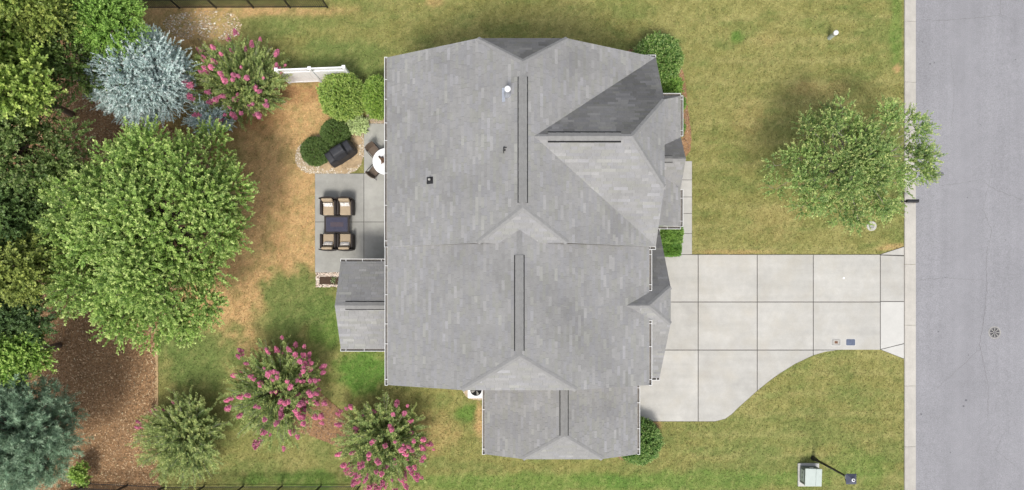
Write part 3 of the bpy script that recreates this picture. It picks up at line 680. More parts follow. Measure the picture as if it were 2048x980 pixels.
# --- things standing on the roof
def on_roof(px, py, zf):
    z = 8.
    for _ in range(8): p = W(px, py, z); z = zf(p)
    return p
zAw = lambda p: ze + .55 * (p.x - xw)
p = on_roof(1012, 189, zAw)
MB().box(p.x - .2, p.x - .06, p.y - .28, p.y + .28, -.0, .03, T=Matrix.Translation((0, 0, p.z + .07)) @ Matrix.Translation((p.x, 0, 0)) @ Matrix.Rotation(-.5, 4, 'Y') @ Matrix.Translation((-p.x, 0, -.06))).build('flue_flashing', 'galv', house)
g = MB().lathe([(.17, -.1), (.15, .1), (.115, .2), (.1, .22), (.1, .7), (.105, .72)], p + Vector((.07, 0, 0)), 20).build('flue_pipe', 'galv', house, smooth=False)
MB().lathe([(.02, .7), (.12, .72), (.125, .78), (.1, .83), (.03, .85)], p + Vector((.07, 0, 0)), 20).build('cap', 'white_plastic', g, smooth=True)
p = on_roof(860, 361, zAw)
MB().box(-.16, .16, -.15, .15, 0, .015, T=Matrix.Translation(p + Vector((0, 0, .02))) @ Matrix.Rotation(-.503, 4, 'Y')).build('vent_flashing', 'black_rubber', house)
g = MB().lathe([(.13, -.03), (.11, .06), (.06, .12), (.045, .13), (.045, .32), (.03, .32), (.03, .2)], p, 18).build('plumbing_vent', 'black_rubber', house)
MB().lathe([(.05, .31), (.055, .315), (.035, .33)], p, 14).build('vent_rim', 'lid_grey', g)
p = on_roof(1007, 301, zAw)
MB().box(-.012, .012, -.12, .12, 0, .12, T=Matrix.Translation(p)).box(.012, .14, .09, .115, .03, .12, T=Matrix.Translation(p)).box(.012, .09, -.02, .005, .03, .12, T=Matrix.Translation(p)).build('antenna_bracket', 'black_metal', house)

# ------------------------------------------------------------------ foliage
def unit(a): return a / np.maximum(np.linalg.norm(a, axis=-1, keepdims=True), 1e-9)
class Leaves:
    def __init__(s): s.V = []; s.C = []
    def shoots(s, rng, O, D, L, k, ll, lw, c0, c1, ang=.9, droop=.15, tip=None, jit=.14, flat=.35, t0=.15, planar=False, shape=.5, up=.95):
        n = len(O); O = np.asarray(O, float); D = unit(np.asarray(D, float)); L = np.broadcast_to(np.asarray(L, float), (n,))
        t = t0 + (1 - t0) * (np.arange(k)[None] + rng.random((n, k))) / k
        P = O[:, None] + D[:, None] * (L[:, None] * t)[..., None]; P[..., 2] -= droop * (L[:, None] * t) * t
        ref = np.where(np.abs(D[:, 2:3]) > .9, np.array([[1., 0, 0]]), np.array([[0, 0, 1.]]))
        A = unit(np.cross(D, ref)); B = np.cross(A, D)
        if planar: ph = np.where(np.arange(k)[None] % 2 == 0, 0, math.pi) + rng.normal(0, .35, (n, k))
        else: ph = rng.random((n, k)) * 2 * math.pi
        side = A[:, None] * np.cos(ph)[..., None] + B[:, None] * np.sin(ph)[..., None]
        a = ang * rng.uniform(.7, 1.25, (n, k)); d = unit(D[:, None] * np.cos(a)[..., None] + side * np.sin(a)[..., None] + rng.normal(0, .15, (n, k, 3)))
        nr = unit(rng.normal(0, flat, (n, k, 3)) + np.array([0, 0, up]) + D[:, None] * .25)
        sd_ = unit(np.cross(d, nr)); nr = np.cross(sd_, d)
        l = ll * rng.uniform(.7, 1.25, (n, k)) * (1.1 - .35 * t); w_ = lw * rng.uniform(.75, 1.2, (n, k)) * (1.1 - .35 * t)
        l = l[..., None]; w_ = w_[..., None]
        q = np.stack([P, P + d * l * shape + sd_ * w_ / 2 + nr * l * .06, P + d * l - nr * l * .08, P + d * l * shape - sd_ * w_ / 2 + nr * l * .06], 2)
        mixf = np.clip(rng.random((n, 1)) * .75 + rng.random((n, k)) * .35, 0, 1)[..., None]
        c = np.array(c0) * (1 - mixf) + np.array(c1) * mixf
        if tip is not None:
            tt = (sst(.6, 1., t) * rng.random((n, 1)))[..., None]; c = c * (1 - tt) + np.array(tip) * tt
        c = c * (1 + rng.normal(0, jit, (n, k, 1)))
        s.V.append(q.reshape(-1, 3)); s.C.append(c.reshape(-1, 3))
    def build(s, name, m, parent=None): return polys_mesh(name, np.concatenate(s.V), np.concatenate(s.C) * 1.6, 4, m, parent)
def sphere(rng, n, zmin=-.3):
    z = rng.uniform(zmin, 1, n); a = rng.random(n) * 2 * math.pi; r = np.sqrt(np.maximum(0, 1 - z * z))
    return np.stack([r * np.cos(a), r * np.sin(a), z], -1)
def limb(m, a, b, r0, r1, rng, n=6, wob=.12, sag=.0):
    a = np.array(a, float); b = np.array(b, float); L_ = np.linalg.norm(b - a); pts = []; rad = []
    o1 = rng.normal(0, wob * L_ * .5, 3)
    for i in range(n + 1):
        t = i / n; p = a + (b - a) * t + o1 * math.sin(t * math.pi) + rng.normal(0, wob * L_ * .08, 3) * (0 < i < n); p[2] += sag * L_ * math.sin(t * math.pi)
        pts.append(p); rad.append(r0 * (1 - t) + r1 * t)
    m.tube(pts, rad, 7)
    return pts
def lobes(rng, c, R, n, zmin=-.2, rin=.35, rout=.82):
    d = sphere(rng, n, zmin); r = rng.uniform(rin, rout, (n, 1))
    k = max(3, n // 8); a = np.arange(k) * 2.4; q = .48 * np.sqrt((np.arange(k) + .5) / k)      # the top of the crown is always leafed
    d[:k] = np.stack([q * np.cos(a), q * np.sin(a), np.sqrt(1 - q * q)], -1); r[:k] = rng.uniform(.6, .8, (k, 1)); return np.array(c) + d * r * np.array(R), d
def broadleaf(name, label, px, py, zc_, R, base_px=None, seed=1, n_l=34, n_sh=42, k=16, sl=.8, ll=.14, lw=.075, c0=(.07, .12, .025), c1=(.14, .19, .045), tip=None, lobe=.32, h=None, trunk_r=.16, bark='bark', grp='trees', cat='tree', mname='leaf', up=.5, droop=.2, zmin=-.15, ang=.85, rin=.35, rout=.82, jit=.14, lobe_sd=.25, tilt=(0, 0)):
    rng = np.random.default_rng(seed); cp = W(px, py, zc_); R = np.array(R, float)
    base = Vector((cp.x + tilt[0], cp.y + tilt[1], 0))
    t = thing(name, label, cat, base, 0, grp); c = np.array((cp.x - base.x, cp.y - base.y, zc_))
    LC, LD = lobes(rng, c, R, n_l, zmin, rin, rout); Lv = Leaves()
    for i in range(n_l):
        rl = lobe * R.mean() * rng.uniform(.7, 1.3); n = int(n_sh * rng.uniform(.7, 1.3)); d = sphere(rng, n, -.25)
        tone = 1 + rng.normal(0, .1); hue = rng.uniform(0, 1)
        O = LC[i] + d * rl * rng.uniform(.25, .85, (n, 1)) * np.array((1, 1, .75))
        D = d + LD[i] * .45 + np.array((0, 0, up)) + rng.normal(0, lobe_sd, (n, 3))
        a0 = np.array(c0) * tone; a1 = (np.array(c1) * (.75 + .25 * hue) + np.array(c0) * (.25 - .25 * hue)) * tone
        Lv.shoots(rng, O, D, sl * rng.uniform(.6, 1.2, n), k, ll, lw, a0, a1, ang=ang, droop=droop, tip=tip, jit=jit)
    Lv.build('crown', mname, t)
    m = MB(); top = c + np.array((0, 0, -R[2] * .15)); fork = np.array((c[0] * .6, c[1] * .6, max(.8, zc_ - R[2] * .75)))
    limb(m, (0, 0, -.1), fork, trunk_r * 1.25, trunk_r * .85, rng, 6, .04); limb(m, fork, c + np.array((0, 0, R[2] * .55)), trunk_r * .85, trunk_r * .2, rng, 7, .06)
    for i in range(n_l):
        f = fork + (c + np.array((0, 0, R[2] * .3)) - fork) * rng.uniform(0, .8)
        limb(m, f, LC[i], trunk_r * rng.uniform(.22, .45), trunk_r * .07, rng, 6, .12, .06)
        for _ in range(2): limb(m, LC[i], LC[i] + unit(sphere(rng, 1, 0)[0] + LD[i]) * lobe * R.mean(), trunk_r * .07, .006, rng, 4, .15)
    m.build('trunk', bark, t, smooth=True)
    return t
YEL = (.27, .30, .07)
# the big round tree behind the patio
broadleaf('shade_tree', 'huge round leafy tree with light green crown between mulch bed and dry lawn', 299, 452, 4.6, (6.0, 5.6, 3.4), seed=11, n_l=120, n_sh=74, k=22, sl=.66, ll=.125, lw=.074, c0=(.085, .155, .032), c1=(.24, .34, .08), tip=(.4, .47, .16), lobe=.19, trunk_r=.26, rin=.4, rout=.86, zmin=-.2, grp='back yard trees')
# street tree
broadleaf('street_tree', 'sparse young tree overhanging the kerb on the front lawn', 1698, 330, 3.9, (3.9, 3.15, 1.9), seed=23, n_l=92, n_sh=33, k=17, sl=.6, ll=.1, lw=.06, c0=(.08, .145, .042), c1=(.22, .3, .085), tip=(.38, .4, .15), lobe=.145, trunk_r=.1, bark='bark_pale', rin=.3, rout=.97, zmin=-.35, grp='front yard tree', lobe_sd=.4)
# woodland edge on the left
WOOD = [  # px, py, zc, R, c0, c1, tip, label, seed, ll
    (10, 150, 6.5, (2.5, 2.5, 2.6), (.085, .145, .026), (.235, .31, .062), (.36, .42, .11), 'lime green tree at the left edge beside the dark wood', 31, .2),
    (66, 8, 6.0, (2.2, 1.7, 2.2), (.085, .135, .028), (.23, .28, .065), YEL, 'olive green tree in the far upper left corner', 32, .17),
    (222, 50, 4.2, (1.9, 1.8, 1.7), (.085, .17, .028), (.19, .31, .058), (.26, .38, .09), 'bright green feathery tree beside the black metal fence', 33, .12),
    (118, 120, 4.2, (2.5, 2.9, 2.4), (.045, .08, .02), (.12, .17, .04), None, 'dark green tree between lime tree and blue juniper', 34, .15),
    (48, 305, 5.2, (2.9, 2.5, 2.6), (.05, .09, .025), (.14, .2, .05), (.2, .23, .09), 'dark leafy tree left of the big round tree', 35, .15),
    (30, 440, 5.0, (2.5, 2.3, 2.5), (.045, .085, .025), (.12, .18, .05), None, 'dark shaded tree at left edge below the dark leafy tree', 36, .15),
    (42, 545, 5.4, (2.1, 1.7, 2.5), (.09, .13, .028), (.23, .27, .065), YEL, 'yellow green tree at the left edge above the mulch bed', 37, .16),
    (22, 645, 4.6, (2.3, 1.9, 2.4), (.04, .075, .025), (.09, .14, .045), None, 'very dark tree beside the shaded mulch at left', 38, .15),
    (36, 706, 4.8, (1.5, 1.15, 1.5), (.08, .16, .025), (.18, .29, .048), (.3, .39, .1), 'bright green bushy tree just above the blue green pine', 39, .16)]
for px, py, zc_, R, c0, c1, tp, lab, sd_i, ll in WOOD:
    broadleaf('woodland_tree', lab, px, py, zc_, R, seed=sd_i, n_l=44, n_sh=52, k=16, sl=.75, ll=ll * .85, lw=ll * .55, c0=c0, c1=c1, tip=tp, lobe=.28, trunk_r=.13, grp='woodland trees along the left edge', tilt=(-1.3, 0))
broadleaf('shrub', 'small bright green shrub by the black fence at lower left', 164, 945, .7, (.6, .65, .6), seed=44, n_l=12, n_sh=22, k=10, sl=.32, ll=.12, lw=.08, c0=(.1, .18, .03), c1=(.2, .3, .05), tip=(.3, .38, .1), lobe=.35, trunk_r=.03, grp='shrubs', cat='shrub')

def conifer(name, label, px, py, zc_, R, seed, n, sl, k, ll, lw, c0, c1, tip, up=.45, cat='tree', grp='evergreens', ang=.55, base_off=(0, 0), mn='needle', extra=(), droop=.1, clump=26):
    rng = np.random.default_rng(seed); cp = W(px, py, zc_); base = Vector((cp.x + base_off[0], cp.y + base_off[1], 0)); t = thing(name, label, cat, base, 0, grp)
    Lv = Leaves(); m = MB(); c = np.array((cp.x - base.x, cp.y - base.y, zc_)); R = np.array(R, float)
    limb(m, (0, 0, -.1), c + np.array((0, 0, R[2] * .7)), .16, .03, rng, 8, .03)
    blobs = [(c, R, n)] + [(np.array(e[0]) - np.array((base.x, base.y, 0)), np.array(e[1]), e[2]) for e in extra]
    for cc, RR, nn in blobs:
        d = sphere(rng, nn // clump, -.35); lr = 1 + rng.normal(0, .06, (len(d), 1))
        for i in range(len(d)):
            tipp = cc + d[i] * RR * lr[i]; st = cc + np.array((d[i][0] * .1, d[i][1] * .1, d[i][2] * .35 - .2)) * RR
            pts = limb(m, st, tipp - (tipp - st) * .15, .035, .01, rng, 5, .08)
            out = unit(np.array((d[i][0], d[i][1], d[i][2] * .6 + up)))
            u = rng.random((clump, 1)); O = st + (tipp - st) * (.12 + .88 * u ** .8) + rng.normal(0, .12, (clump, 3)) * RR.mean() * .45
            D = out + rng.normal(0, .38, (clump, 3)); tone = 1 + rng.normal(0, .1)
            Lv.shoots(rng, O, D, sl * rng.uniform(.55, 1.25, clump), k, ll, lw, np.array(c0) * tone, np.array(c1) * tone, ang=ang, droop=droop, tip=tip, jit=.12, flat=.6, shape=.35)
    Lv.build('crown', mn, t); m.build('trunk', 'bark', t, smooth=True); return t
wl_ = W(425, 235, 1.2)
conifer('juniper_tree', 'feathery blue grey juniper beside the pink crape myrtle', 284, 156, 2.5, (2.2, 2.0, 2.2), 51, 8600, .52, 24, .12, .033, (.23, .3, .285), (.46, .55, .53), (.62, .69, .67), extra=[((wl_.x, wl_.y, 1.2), (.95, .75, .8), 700)], base_off=(.6, 0), ang=.5, clump=24, up=.75)
conifer('pine_tree', 'blue green soft needled pine in the lower left corner', 42, 865, 4.6, (2.4, 2.6, 2.6), 52, 4600, .5, 26, .2, .026, (.06, .105, .062), (.145, .215, .135), (.25, .32, .22), ang=.9, base_off=(-.5, 0), clump=20, up=.7)

# crape myrtles: arching shoots, pink panicles
def panicle(seed):
    rng = np.random.default_rng(seed); n = 130; z = rng.random(n); a = rng.random(n) * 6.283; r = (.1 * (1 - z * .75)) * np.sqrt(rng.random(n)) * 1.1
    P_ = np.stack([r * np.cos(a), r * np.sin(a), z * .24], -1); d = unit(rng.normal(0, .6, (n, 3)) + np.array((0, 0, .8))); s_ = unit(np.cross(d, rng.normal(0, 1, (n, 3)))); l = .055
    u = np.cross(d, s_); q = np.stack([P_ - s_ * l / 2, P_ - u * l / 2 + d * .012, P_ + s_ * l / 2, P_ + u * l / 2 + d * .012], 1)
    me = bpy.data.meshes.new('flower_cluster'); me.from_pydata(q.reshape(-1, 3).tolist(), [], np.arange(n * 4).reshape(-1, 4).tolist()); me.materials.append(MATS['petal']); return me
PAN = [panicle(i) for i in range(4)]
def myrtle(label, px, py, R, ht, seed, nfl, c0, c1, fl_bias=(0, 0), ns=330):
    rng = np.random.default_rng(seed); cp = W(px, py, ht * .55); t = thing('crape_myrtle', label, 'shrub', (cp.x, cp.y, 0), 0, 'crape myrtles in the back yard')
    d = sphere(rng, ns, -.12); d[:, 2] = d[:, 2] * .9 + .1; reach = rng.uniform(.55, 1.12, ns); Rv = np.array((R[0], R[1], ht * .62))
    tips = d * Rv * reach[:, None] + np.array((0, 0, ht * .38)); base = np.stack([rng.normal(0, .12, ns), rng.normal(0, .12, ns), np.full(ns, .3)], -1)
    Lv = Leaves(); m = MB()
    for i in range(9):
        a = i * .7; limb(m, (.12 * math.cos(a), .12 * math.sin(a), -.05), tips[i * 7] * .6 + np.array((0, 0, .1)), .03, .012, rng, 6, .08)
    for i in range(0, ns, 2): limb(m, base[i] + (tips[i] - base[i]) * .3, tips[i], .012, .004, rng, 5, .05, .05)
    v = tips - base; L_ = np.linalg.norm(v, axis=1); D = unit(v)
    Lv.shoots(rng, base + v * .35, D + rng.normal(0, .08, D.shape), L_ * .62, 56, .105, .055, c0, c1, ang=1.05, droop=.02, planar=True, tip=(.28, .32, .1), jit=.16, flat=.3, up=.8, t0=.05)
    for _ in range(4):
        O = base + v * rng.uniform(.45, .92, (ns, 1)); D2 = unit(D + rng.normal(0, .4, D.shape) + np.array((0, 0, .2)))
        Lv.shoots(rng, O, D2, rng.uniform(.35, .7, ns), 20, .095, .05, c0, c1, ang=1.05, droop=.12, planar=True, tip=(.33, .35, .12), jit=.16, flat=.3, up=.8)
    Lv.build('crown', 'leaf', t); m.build('stem', 'bark_pale', t, smooth=True)
    sc = .5 * reach + d[:, 0] * fl_bias[0] + d[:, 1] * fl_bias[1] + rng.normal(0, .3, ns)
    for i in np.argsort(-sc)[:nfl]:
        for q in range(rng.integers(1, 4)):
            o = link('flower_cluster', PAN[rng.integers(4)], t); o.location = tips[i] + rng.normal(0, .075, 3) * q + np.array((0, 0, .0))
            o.rotation_mode = 'QUATERNION'; o.rotation_quaternion = Vector(D[i] + np.array((0, 0, .5))).to_track_quat('Z', 'Y'); s_ = rng.uniform(.65, 1.5); o.scale = (s_, s_, s_)
G0, G1 = (.08, .13, .036), (.2, .25, .075)
myrtle('pink flowering crape myrtle between blue juniper and white fence', 472, 164, (2.5, 2.2), 3.2, 61, 55, G0, G1)
myrtle('pink flowering crape myrtle nearest the rear sunroom', 547, 790, (2.6, 2.65), 3.1, 62, 84, G0, G1, (.25, 0))
myrtle('pink flowering crape myrtle at the bottom below the house corner', 764, 886, (2.45, 2.3), 2.9, 63, 80, G0, G1, (.1, -.15))
myrtle('crape myrtle with almost no flowers beside the mulch edge', 362, 880, (2.35, 2.4), 2.7, 64, 5, (.085, .135, .038), (.21, .255, .08), (-.5, .4), 300)

# clipped and loose shrubs
def shrub(label, px, py, zt, R, seed, c0, c1, tip=None, n=900, sl=.16, k=9, ll=.055, lw=.03, rough=.05, box=False, grp='shrubs', up=.25):
    n = int(n * 1.6); c0 = np.array(c0) * 1.3; c1 = np.array(c1) * 1.35; ll *= 1.25; lw *= 1.3
    rng = np.random.default_rng(seed); R = np.array(R, float); zc_ = zt - R[2]; cp = W(px, py, zt * .6); t = thing('shrub', label, 'shrub', (cp.x, cp.y, 0), rng.uniform(0, .4) * 0, grp)
    d = sphere(rng, n, -.55); s_ = 1 + rough * np.sin(d[:, 0] * 7 + seed) * np.cos(d[:, 1] * 6 - seed) + rng.normal(0, rough * .8, n)
    if box: d = d / np.maximum(np.abs(d).max(1, keepdims=True), 1e-6) * (.82 + .18 * np.abs(d).max(1, keepdims=True))
    n = n; inner = np.where(rng.random(n) < .42, rng.uniform(.35, .88, n), .9)
    O = d * R * (s_ * inner)[:, None] + np.array((0, 0, zc_)); O[:, 2] = np.maximum(O[:, 2], .04)
    Lv = Leaves(); Lv.shoots(rng, O, d + np.array((0, 0, up)) + rng.normal(0, .3, (n, 3)), sl * rng.uniform(.6, 1.3, n), k, ll, lw, c0, c1, ang=.8, droop=.05, tip=tip, jit=.15)
    Lv.build('foliage', 'leaf', t); m = MB()
    for i in range(7): limb(m, (rng.normal(0, .05), rng.normal(0, .05), -.05), d[i * 5] * R * .75 + np.array((0, 0, zc_)), .022, .006, rng, 5, .08)
    m.build('stem', 'bark', t, smooth=True); return t
shrub('large rounded yellow green shrub in front of white fence', 683, 190, 1.75, (1.12, 1.14, .95), 71, (.05, .1, .02), (.18, .25, .05), (.33, .38, .11), n=2200, sl=.2, ll=.075, lw=.04)
shrub('upright green shrub squeezed against the house gutter', 752, 193, 1.6, (.62, 1.0, .85), 72, (.06, .12, .02), (.16, .24, .04), (.26, .32, .08), n=1500, sl=.2, ll=.07, lw=.04)
shrub('round clipped boxwood touching the large rounded shrub', 669, 264, .95, (.76, .68, .6), 73, (.03, .06, .014), (.085, .125, .034), None, n=1500, sl=.11, ll=.045, lw=.026, rough=.02)
shrub('round clipped boxwood left of the covered grill', 629, 301, .9, (.74, .74, .58), 74, (.03, .06, .014), (.085, .125, .034), None, n=1500, sl=.11, ll=.045, lw=.026, rough=.02)
shrub('low pale grey green plant beside the patio corner', 711, 249, .5, (.52, .38, .3), 75, (.2, .25, .11), (.33, .38, .19), None, n=420, sl=.16, ll=.07, lw=.045, rough=.15)
shrub('large dark green bush at the upper front corner of the house', 1316, 118, 1.9, (1.1, 1.12, 1.0), 76, (.03, .075, .016), (.1, .17, .035), (.26, .31, .11), n=1700, sl=.28, ll=.1, lw=.045, rough=.08)
shrub('bush tucked between the large front bush and porch gutter', 1336, 172, 1.1, (.62, .6, .6), 77, (.04, .1, .016), (.12, .2, .035), (.2, .28, .06), n=900, sl=.2, ll=.08, lw=.042, rough=.08)
shrub('small shrub peeking out below the upper porch gutter', 1352, 207, .8, (.45, .4, .42), 78, (.045, .1, .02), (.13, .2, .04), None, n=500, sl=.16)
shrub('small shrub peeking out beside the porch gable', 1351, 255, .75, (.42, .6, .4), 79, (.04, .09, .02), (.11, .18, .04), None, n=500, sl=.16)
shrub('bright clipped box hedge between porch and garage', 1339, 468, .9, (.62, .44, .45), 80, (.05, .11, .02), (.13, .22, .04), (.2, .28, .07), n=1400, sl=.13, ll=.06, lw=.03, box=True, rough=.03)
shrub('darker clipped hedge at the edge of the driveway', 1341, 497, .6, (.5, .32, .32), 81, (.04, .1, .016), (.1, .18, .03), None, n=900, sl=.12, ll=.055, lw=.03, box=True, rough=.03)
shrub('dark green bush at the lower corner of the side wing', 1280, 884, 1.5, (1.02, 1.05, .85), 82, (.03, .075, .016), (.09, .16, .035), (.22, .28, .09), n=1700, sl=.22, ll=.085, lw=.042, rough=.07)

# ------------------------------------------------------------------ fences
def black_fence(label, pts, ht, seed):
    t = thing('black_fence', label, 'fence', W(*pts[0]), 0, 'black metal fences'); o0 = W(*pts[0]); rnd = random.Random(seed); post = None; pk = None
    for a, b in zip(pts[:-1], pts[1:]):
        a = W(*a) - o0; b = W(*b) - o0; L_ = (b - a).length; d = (b - a) / L_; n = max(1, round(L_ / 2.0)); ang = math.atan2(d.y, d.x)
        for z in (.12, ht - .25, ht - .05): MB().bar(a + Vector((0, 0, z)), b + Vector((0, 0, z)), .035, .035).build('rail', 'black_metal', t)
        for i in range(n + (1 if b == W(*pts[-1]) - o0 else 0)):
            if post is None: post = MB().box(-.035, .035, -.035, .035, 0, ht + .06).box(-.042, .042, -.042, .042, ht + .06, ht + .09).build('post', 'black_metal', t); q = post
            else: q = post.copy(); COL.objects.link(q); q.parent = t
            q.location = a + d * (L_ * i / n); q.rotation_euler = (0, 0, ang)
        k = int(L_ / .112)
        for i in range(1, k):
            if pk is None: pk = MB().box(-.014, .014, -.014, .014, .06, ht).build('picket', 'black_metal', t); q = pk
            else: q = pk.copy(); COL.objects.link(q); q.parent = t
            q.location = a + d * (L_ * i / k); q.rotation_euler = (0, 0, ang)
black_fence('black metal picket fence along the top edge', [(200, -20), (285, 16.5), (655, 15.5)], 1.25, 1)
black_fence('black metal picket fence along the bottom edge', [(120, 985), (182, 966), (330, 973), (720, 972)], 1.25, 2)
a = W(578, 165.5); b = W(707, 160.5); d = (b - a); L_ = d.length; ang = math.atan2(d.y, d.x)
wf = thing('white_fence', 'white vinyl privacy fence with lattice top behind the shrubs', 'fence', a, ang)
npn = 2; fh = 2.05
for i in range(npn + 1):
    x = L_ * (i / npn) if i else .05
    MB().box(x - .065, x + .065, -.065, .065, 0, fh + .08).build('post', 'white_vinyl', wf, bevel=.008, seg=1)
    MB().box(x - .085, x + .085, -.085, .085, fh + .081, fh + .11).box(x - .06, x + .06, -.06, .06, fh + .11, fh + .14).build('post_cap', 'white_vinyl', wf)
for i in range(npn):
    x0 = L_ * i / npn + .07; x1 = L_ * (i + 1) / npn - .07
    for z in (.12, fh - .42, fh): MB().box(x0, x1, -.03, .03, z - .06, z + .06).build('rail', 'white_vinyl', wf)
    n = int((x1 - x0) / .15); st = (x1 - x0) / n
    for k in range(n): MB().box(x0 + k * st + .003, x0 + (k + 1) * st - .003, -.018, .018, .18, fh - .48).build('board', 'white_vinyl', wf)
    lm = MB(); k = x0
    while k < x1 - .3:
        lm.bar((k, -.006, fh - .36), (k + .3, -.006, fh - .06), .01, .035); lm.bar((k + .3, .006, fh - .36), (k, .006, fh - .06), .01, .035); k += .12
    lm.build('lattice', 'white_vinyl', wf)

# ------------------------------------------------------------------ patio things
def rbox(x0, x1, y0, y1, z0, z1, name, m, par, bv=.04, sub=0): return MB().box(x0, x1, y0, y1, z0, z1).build(name, m, par, bevel=bv, seg=3, smooth=True)
def club_chair(px, py, flip, label, pil):
    p = W(px, py, .5); t = thing('patio_chair', label, 'chair', (p.x, p.y, .036), math.pi if flip else 0, 'wicker club chairs on the patio')
    rbox(-.36, .36, -.38, .36, .12, .3, 'base', 'wicker_dark', t, .02)
    for s_ in (-1, 1):
        rbox(s_ * .36 - .06, s_ * .36 + .06, -.42, .33, .05, .62, 'arm', 'wicker_dark', t, .035)
        for y in (-.36, .34): MB().box(s_ * .36 - .03, s_ * .36 + .03, y - .03, y + .03, 0, .1).build('leg', 'wicker_dark', t)
    m = MB(); n = 9      # curved back
    vs = []
    for i in range(n):
        u = -1 + 2 * i / (n - 1); x = u * .42; y = .44 - .07 * u * u
        for (dy, z) in ((-.035, .1), (-.0, .86 - .03 * u * u), (.05, .86 - .03 * u * u), (.02, .1)): vs.append((x, y + dy, z))
    fs = [(4 * i + k, 4 * i + 4 + k, 4 * i + 4 + (k + 1) % 4, 4 * i + (k + 1) % 4) for i in range(n - 1) for k in range(4)] + [(0, 1, 2, 3), tuple(4 * (n - 1) + k for k in (3, 2, 1, 0))]
    m.add(vs, fs).build('backrest', 'wicker_dark', t, bevel=.012, seg=2)
    rbox(-.285, .285, -.43, .27, .31, .47, 'seat_cushion', 'cushion', t, .05)
    q = MB().box(-.28, .28, -.07, .07, 0, .42).build('back_cushion', 'cushion', t, bevel=.06, seg=3, smooth=True); q.location = (0, .27, .46); q.rotation_euler = (-.2, 0, 0)
    g = MB(); nu = 8
    gv = []
    for s_ in (1, -1):
        for i in range(nu + 1):
            for j in range(nu + 1):
                u = -1 + 2 * i / nu; v = -1 + 2 * j / nu; th = .055 * (1 - u ** 4) ** .6 * (1 - v ** 4) ** .6
                gv.append((u * .25 * (1 - .06 * (1 - v * v)), s_ * th, v * .13 * (1 - .06 * (1 - u * u))))
    K = (nu + 1) ** 2
    gf = [(o_ + i * (nu + 1) + j, o_ + (i + 1) * (nu + 1) + j, o_ + (i + 1) * (nu + 1) + j + 1, o_ + i * (nu + 1) + j + 1) for o_ in (0, K) for i in range(nu) for j in range(nu)]
    q = g.add(gv, gf).build('pillow', 'pillow', t, smooth=True); q.location = (0, .09 + pil, .56); q.rotation_euler = (-.75, random.uniform(-.06, .06), 0)
    # printed pattern of the pillow: pale scrolls
    sc_ = MB()
    for k in range(-2, 3):
        c0 = Vector((k * .09, -.058 + abs(k) * .007, 0)); sc_.tube([c0 + Vector((.035 * math.cos(a_), 0, .055 * math.sin(a_))) for a_ in np.linspace(0, 6.28, 11)], [.008] * 11, 5)
    sc_.build('print', 'white_plastic', q)
club_chair(657, 413.5, False, 'upper left wicker club chair with beige cushions on patio', 0)
club_chair(690.5, 413.5, False, 'upper right wicker club chair with beige cushions on patio', .02)
club_chair(657, 484, True, 'lower left wicker club chair with beige cushions on patio', -.01)
club_chair(690.5, 484, True, 'lower right wicker club chair with beige cushions on patio', .01)
p = W(674, 449, .45); t = thing('coffee_table', 'dark blue slatted metal coffee table between the club chairs', 'table', (p.x, p.y, .036))
tw, td = .66, .46
m = MB()
for (x0, x1, y0, y1) in ((-tw, tw, -td, -td + .09), (-tw, tw, td - .09, td), (-tw, -tw + .09, -td + .09, td - .09), (tw - .09, tw, -td + .09, td - .09)): m.box(x0, x1, y0, y1, .4, .44)
m.build('table_frame', 'wicker_dark', t, bevel=.012)
for i in range(18): x = -tw + .1 + i * (2 * tw - .2) / 18; MB().box(x, x + .052, -td + .09, td - .09, .405, .43).build('slat', 'table_metal', t)
MB().box(-.34, .34, -.12, .12, .431, .436).build('table_runner', 'runner', t)
for x in (-.56, .56):
    for y in (-.36, .36): MB().box(x - .03, x + .03, y - .03, y + .03, 0, .4).build('leg', 'wicker_dark', t)
p = W(772, 323, .74); rt = thing('round_table', 'round white patio table half under the eave', 'table', (p.x, p.y, .036))
MB().lathe([(.6, .68), (.67, .69), (.69, .705), (.69, .72), (.68, .728)], (0, 0, 0), 48).build('table_top', 'white_plastic', rt, smooth=False)
MB().lathe([(.3, 0), (.3, .03), (.07, .06), (.05, .1), (.05, .66), (.15, .679)], (0, 0, 0), 24).build('pedestal', 'white_plastic', rt)
def wicker_chair(px, py, rz, label, back=.9):
    p = W(px, py, .5); t = thing('wicker_chair', label, 'chair', (p.x, p.y, .036), rz, 'brown chairs at the round table')
    rbox(-.25, .25, -.25, .23, .4, .45, 'seat', 'wicker_brown', t, .015)
    m = MB(); n = 7; vs = []
    for i in range(n):
        u = -1 + 2 * i / (n - 1)
        for (dy, z) in ((-.015, .44), (.09, back - .04 * u * u), (.125, back - .04 * u * u), (.02, .44)): vs.append((u * .26, .22 + dy - .04 * u * u, z))
    m.add(vs, [(4 * i + k, 4 * i + 4 + k, 4 * i + 4 + (k + 1) % 4, 4 * i + (k + 1) % 4) for i in range(n - 1) for k in range(4)] + [(0, 1, 2, 3), tuple(4 * (n - 1) + k for k in (3, 2, 1, 0))]).build('backrest', 'wicker_brown', t)
    for s_ in (-1, 1):
        MB().tube([(s_ * .27, -.24, 0), (s_ * .28, -.24, .6), (s_ * .28, -.2, .64), (s_ * .28, .2, .66), (s_ * .26, .28, .6)], [.016, .016, .018, .018, .016], 8).build('arm', 'wicker_dark', t, smooth=True)
        MB().tube([(s_ * .25, .24, 0), (s_ * .25, .22, .42)], [.016, .016], 8).build('leg', 'wicker_dark', t, smooth=True)
wicker_chair(747, 301, math.radians(40), 'brown wicker chair above the round white table')
wicker_chair(748, 344, math.radians(140), 'brown wicker chair below the round white table')
p = W(764, 318, .85); m = MB(); ct = thing('centrepiece', 'rustic brown driftwood centrepiece on the round white table', 'ornament', (p.x, p.y, .036 + .728))
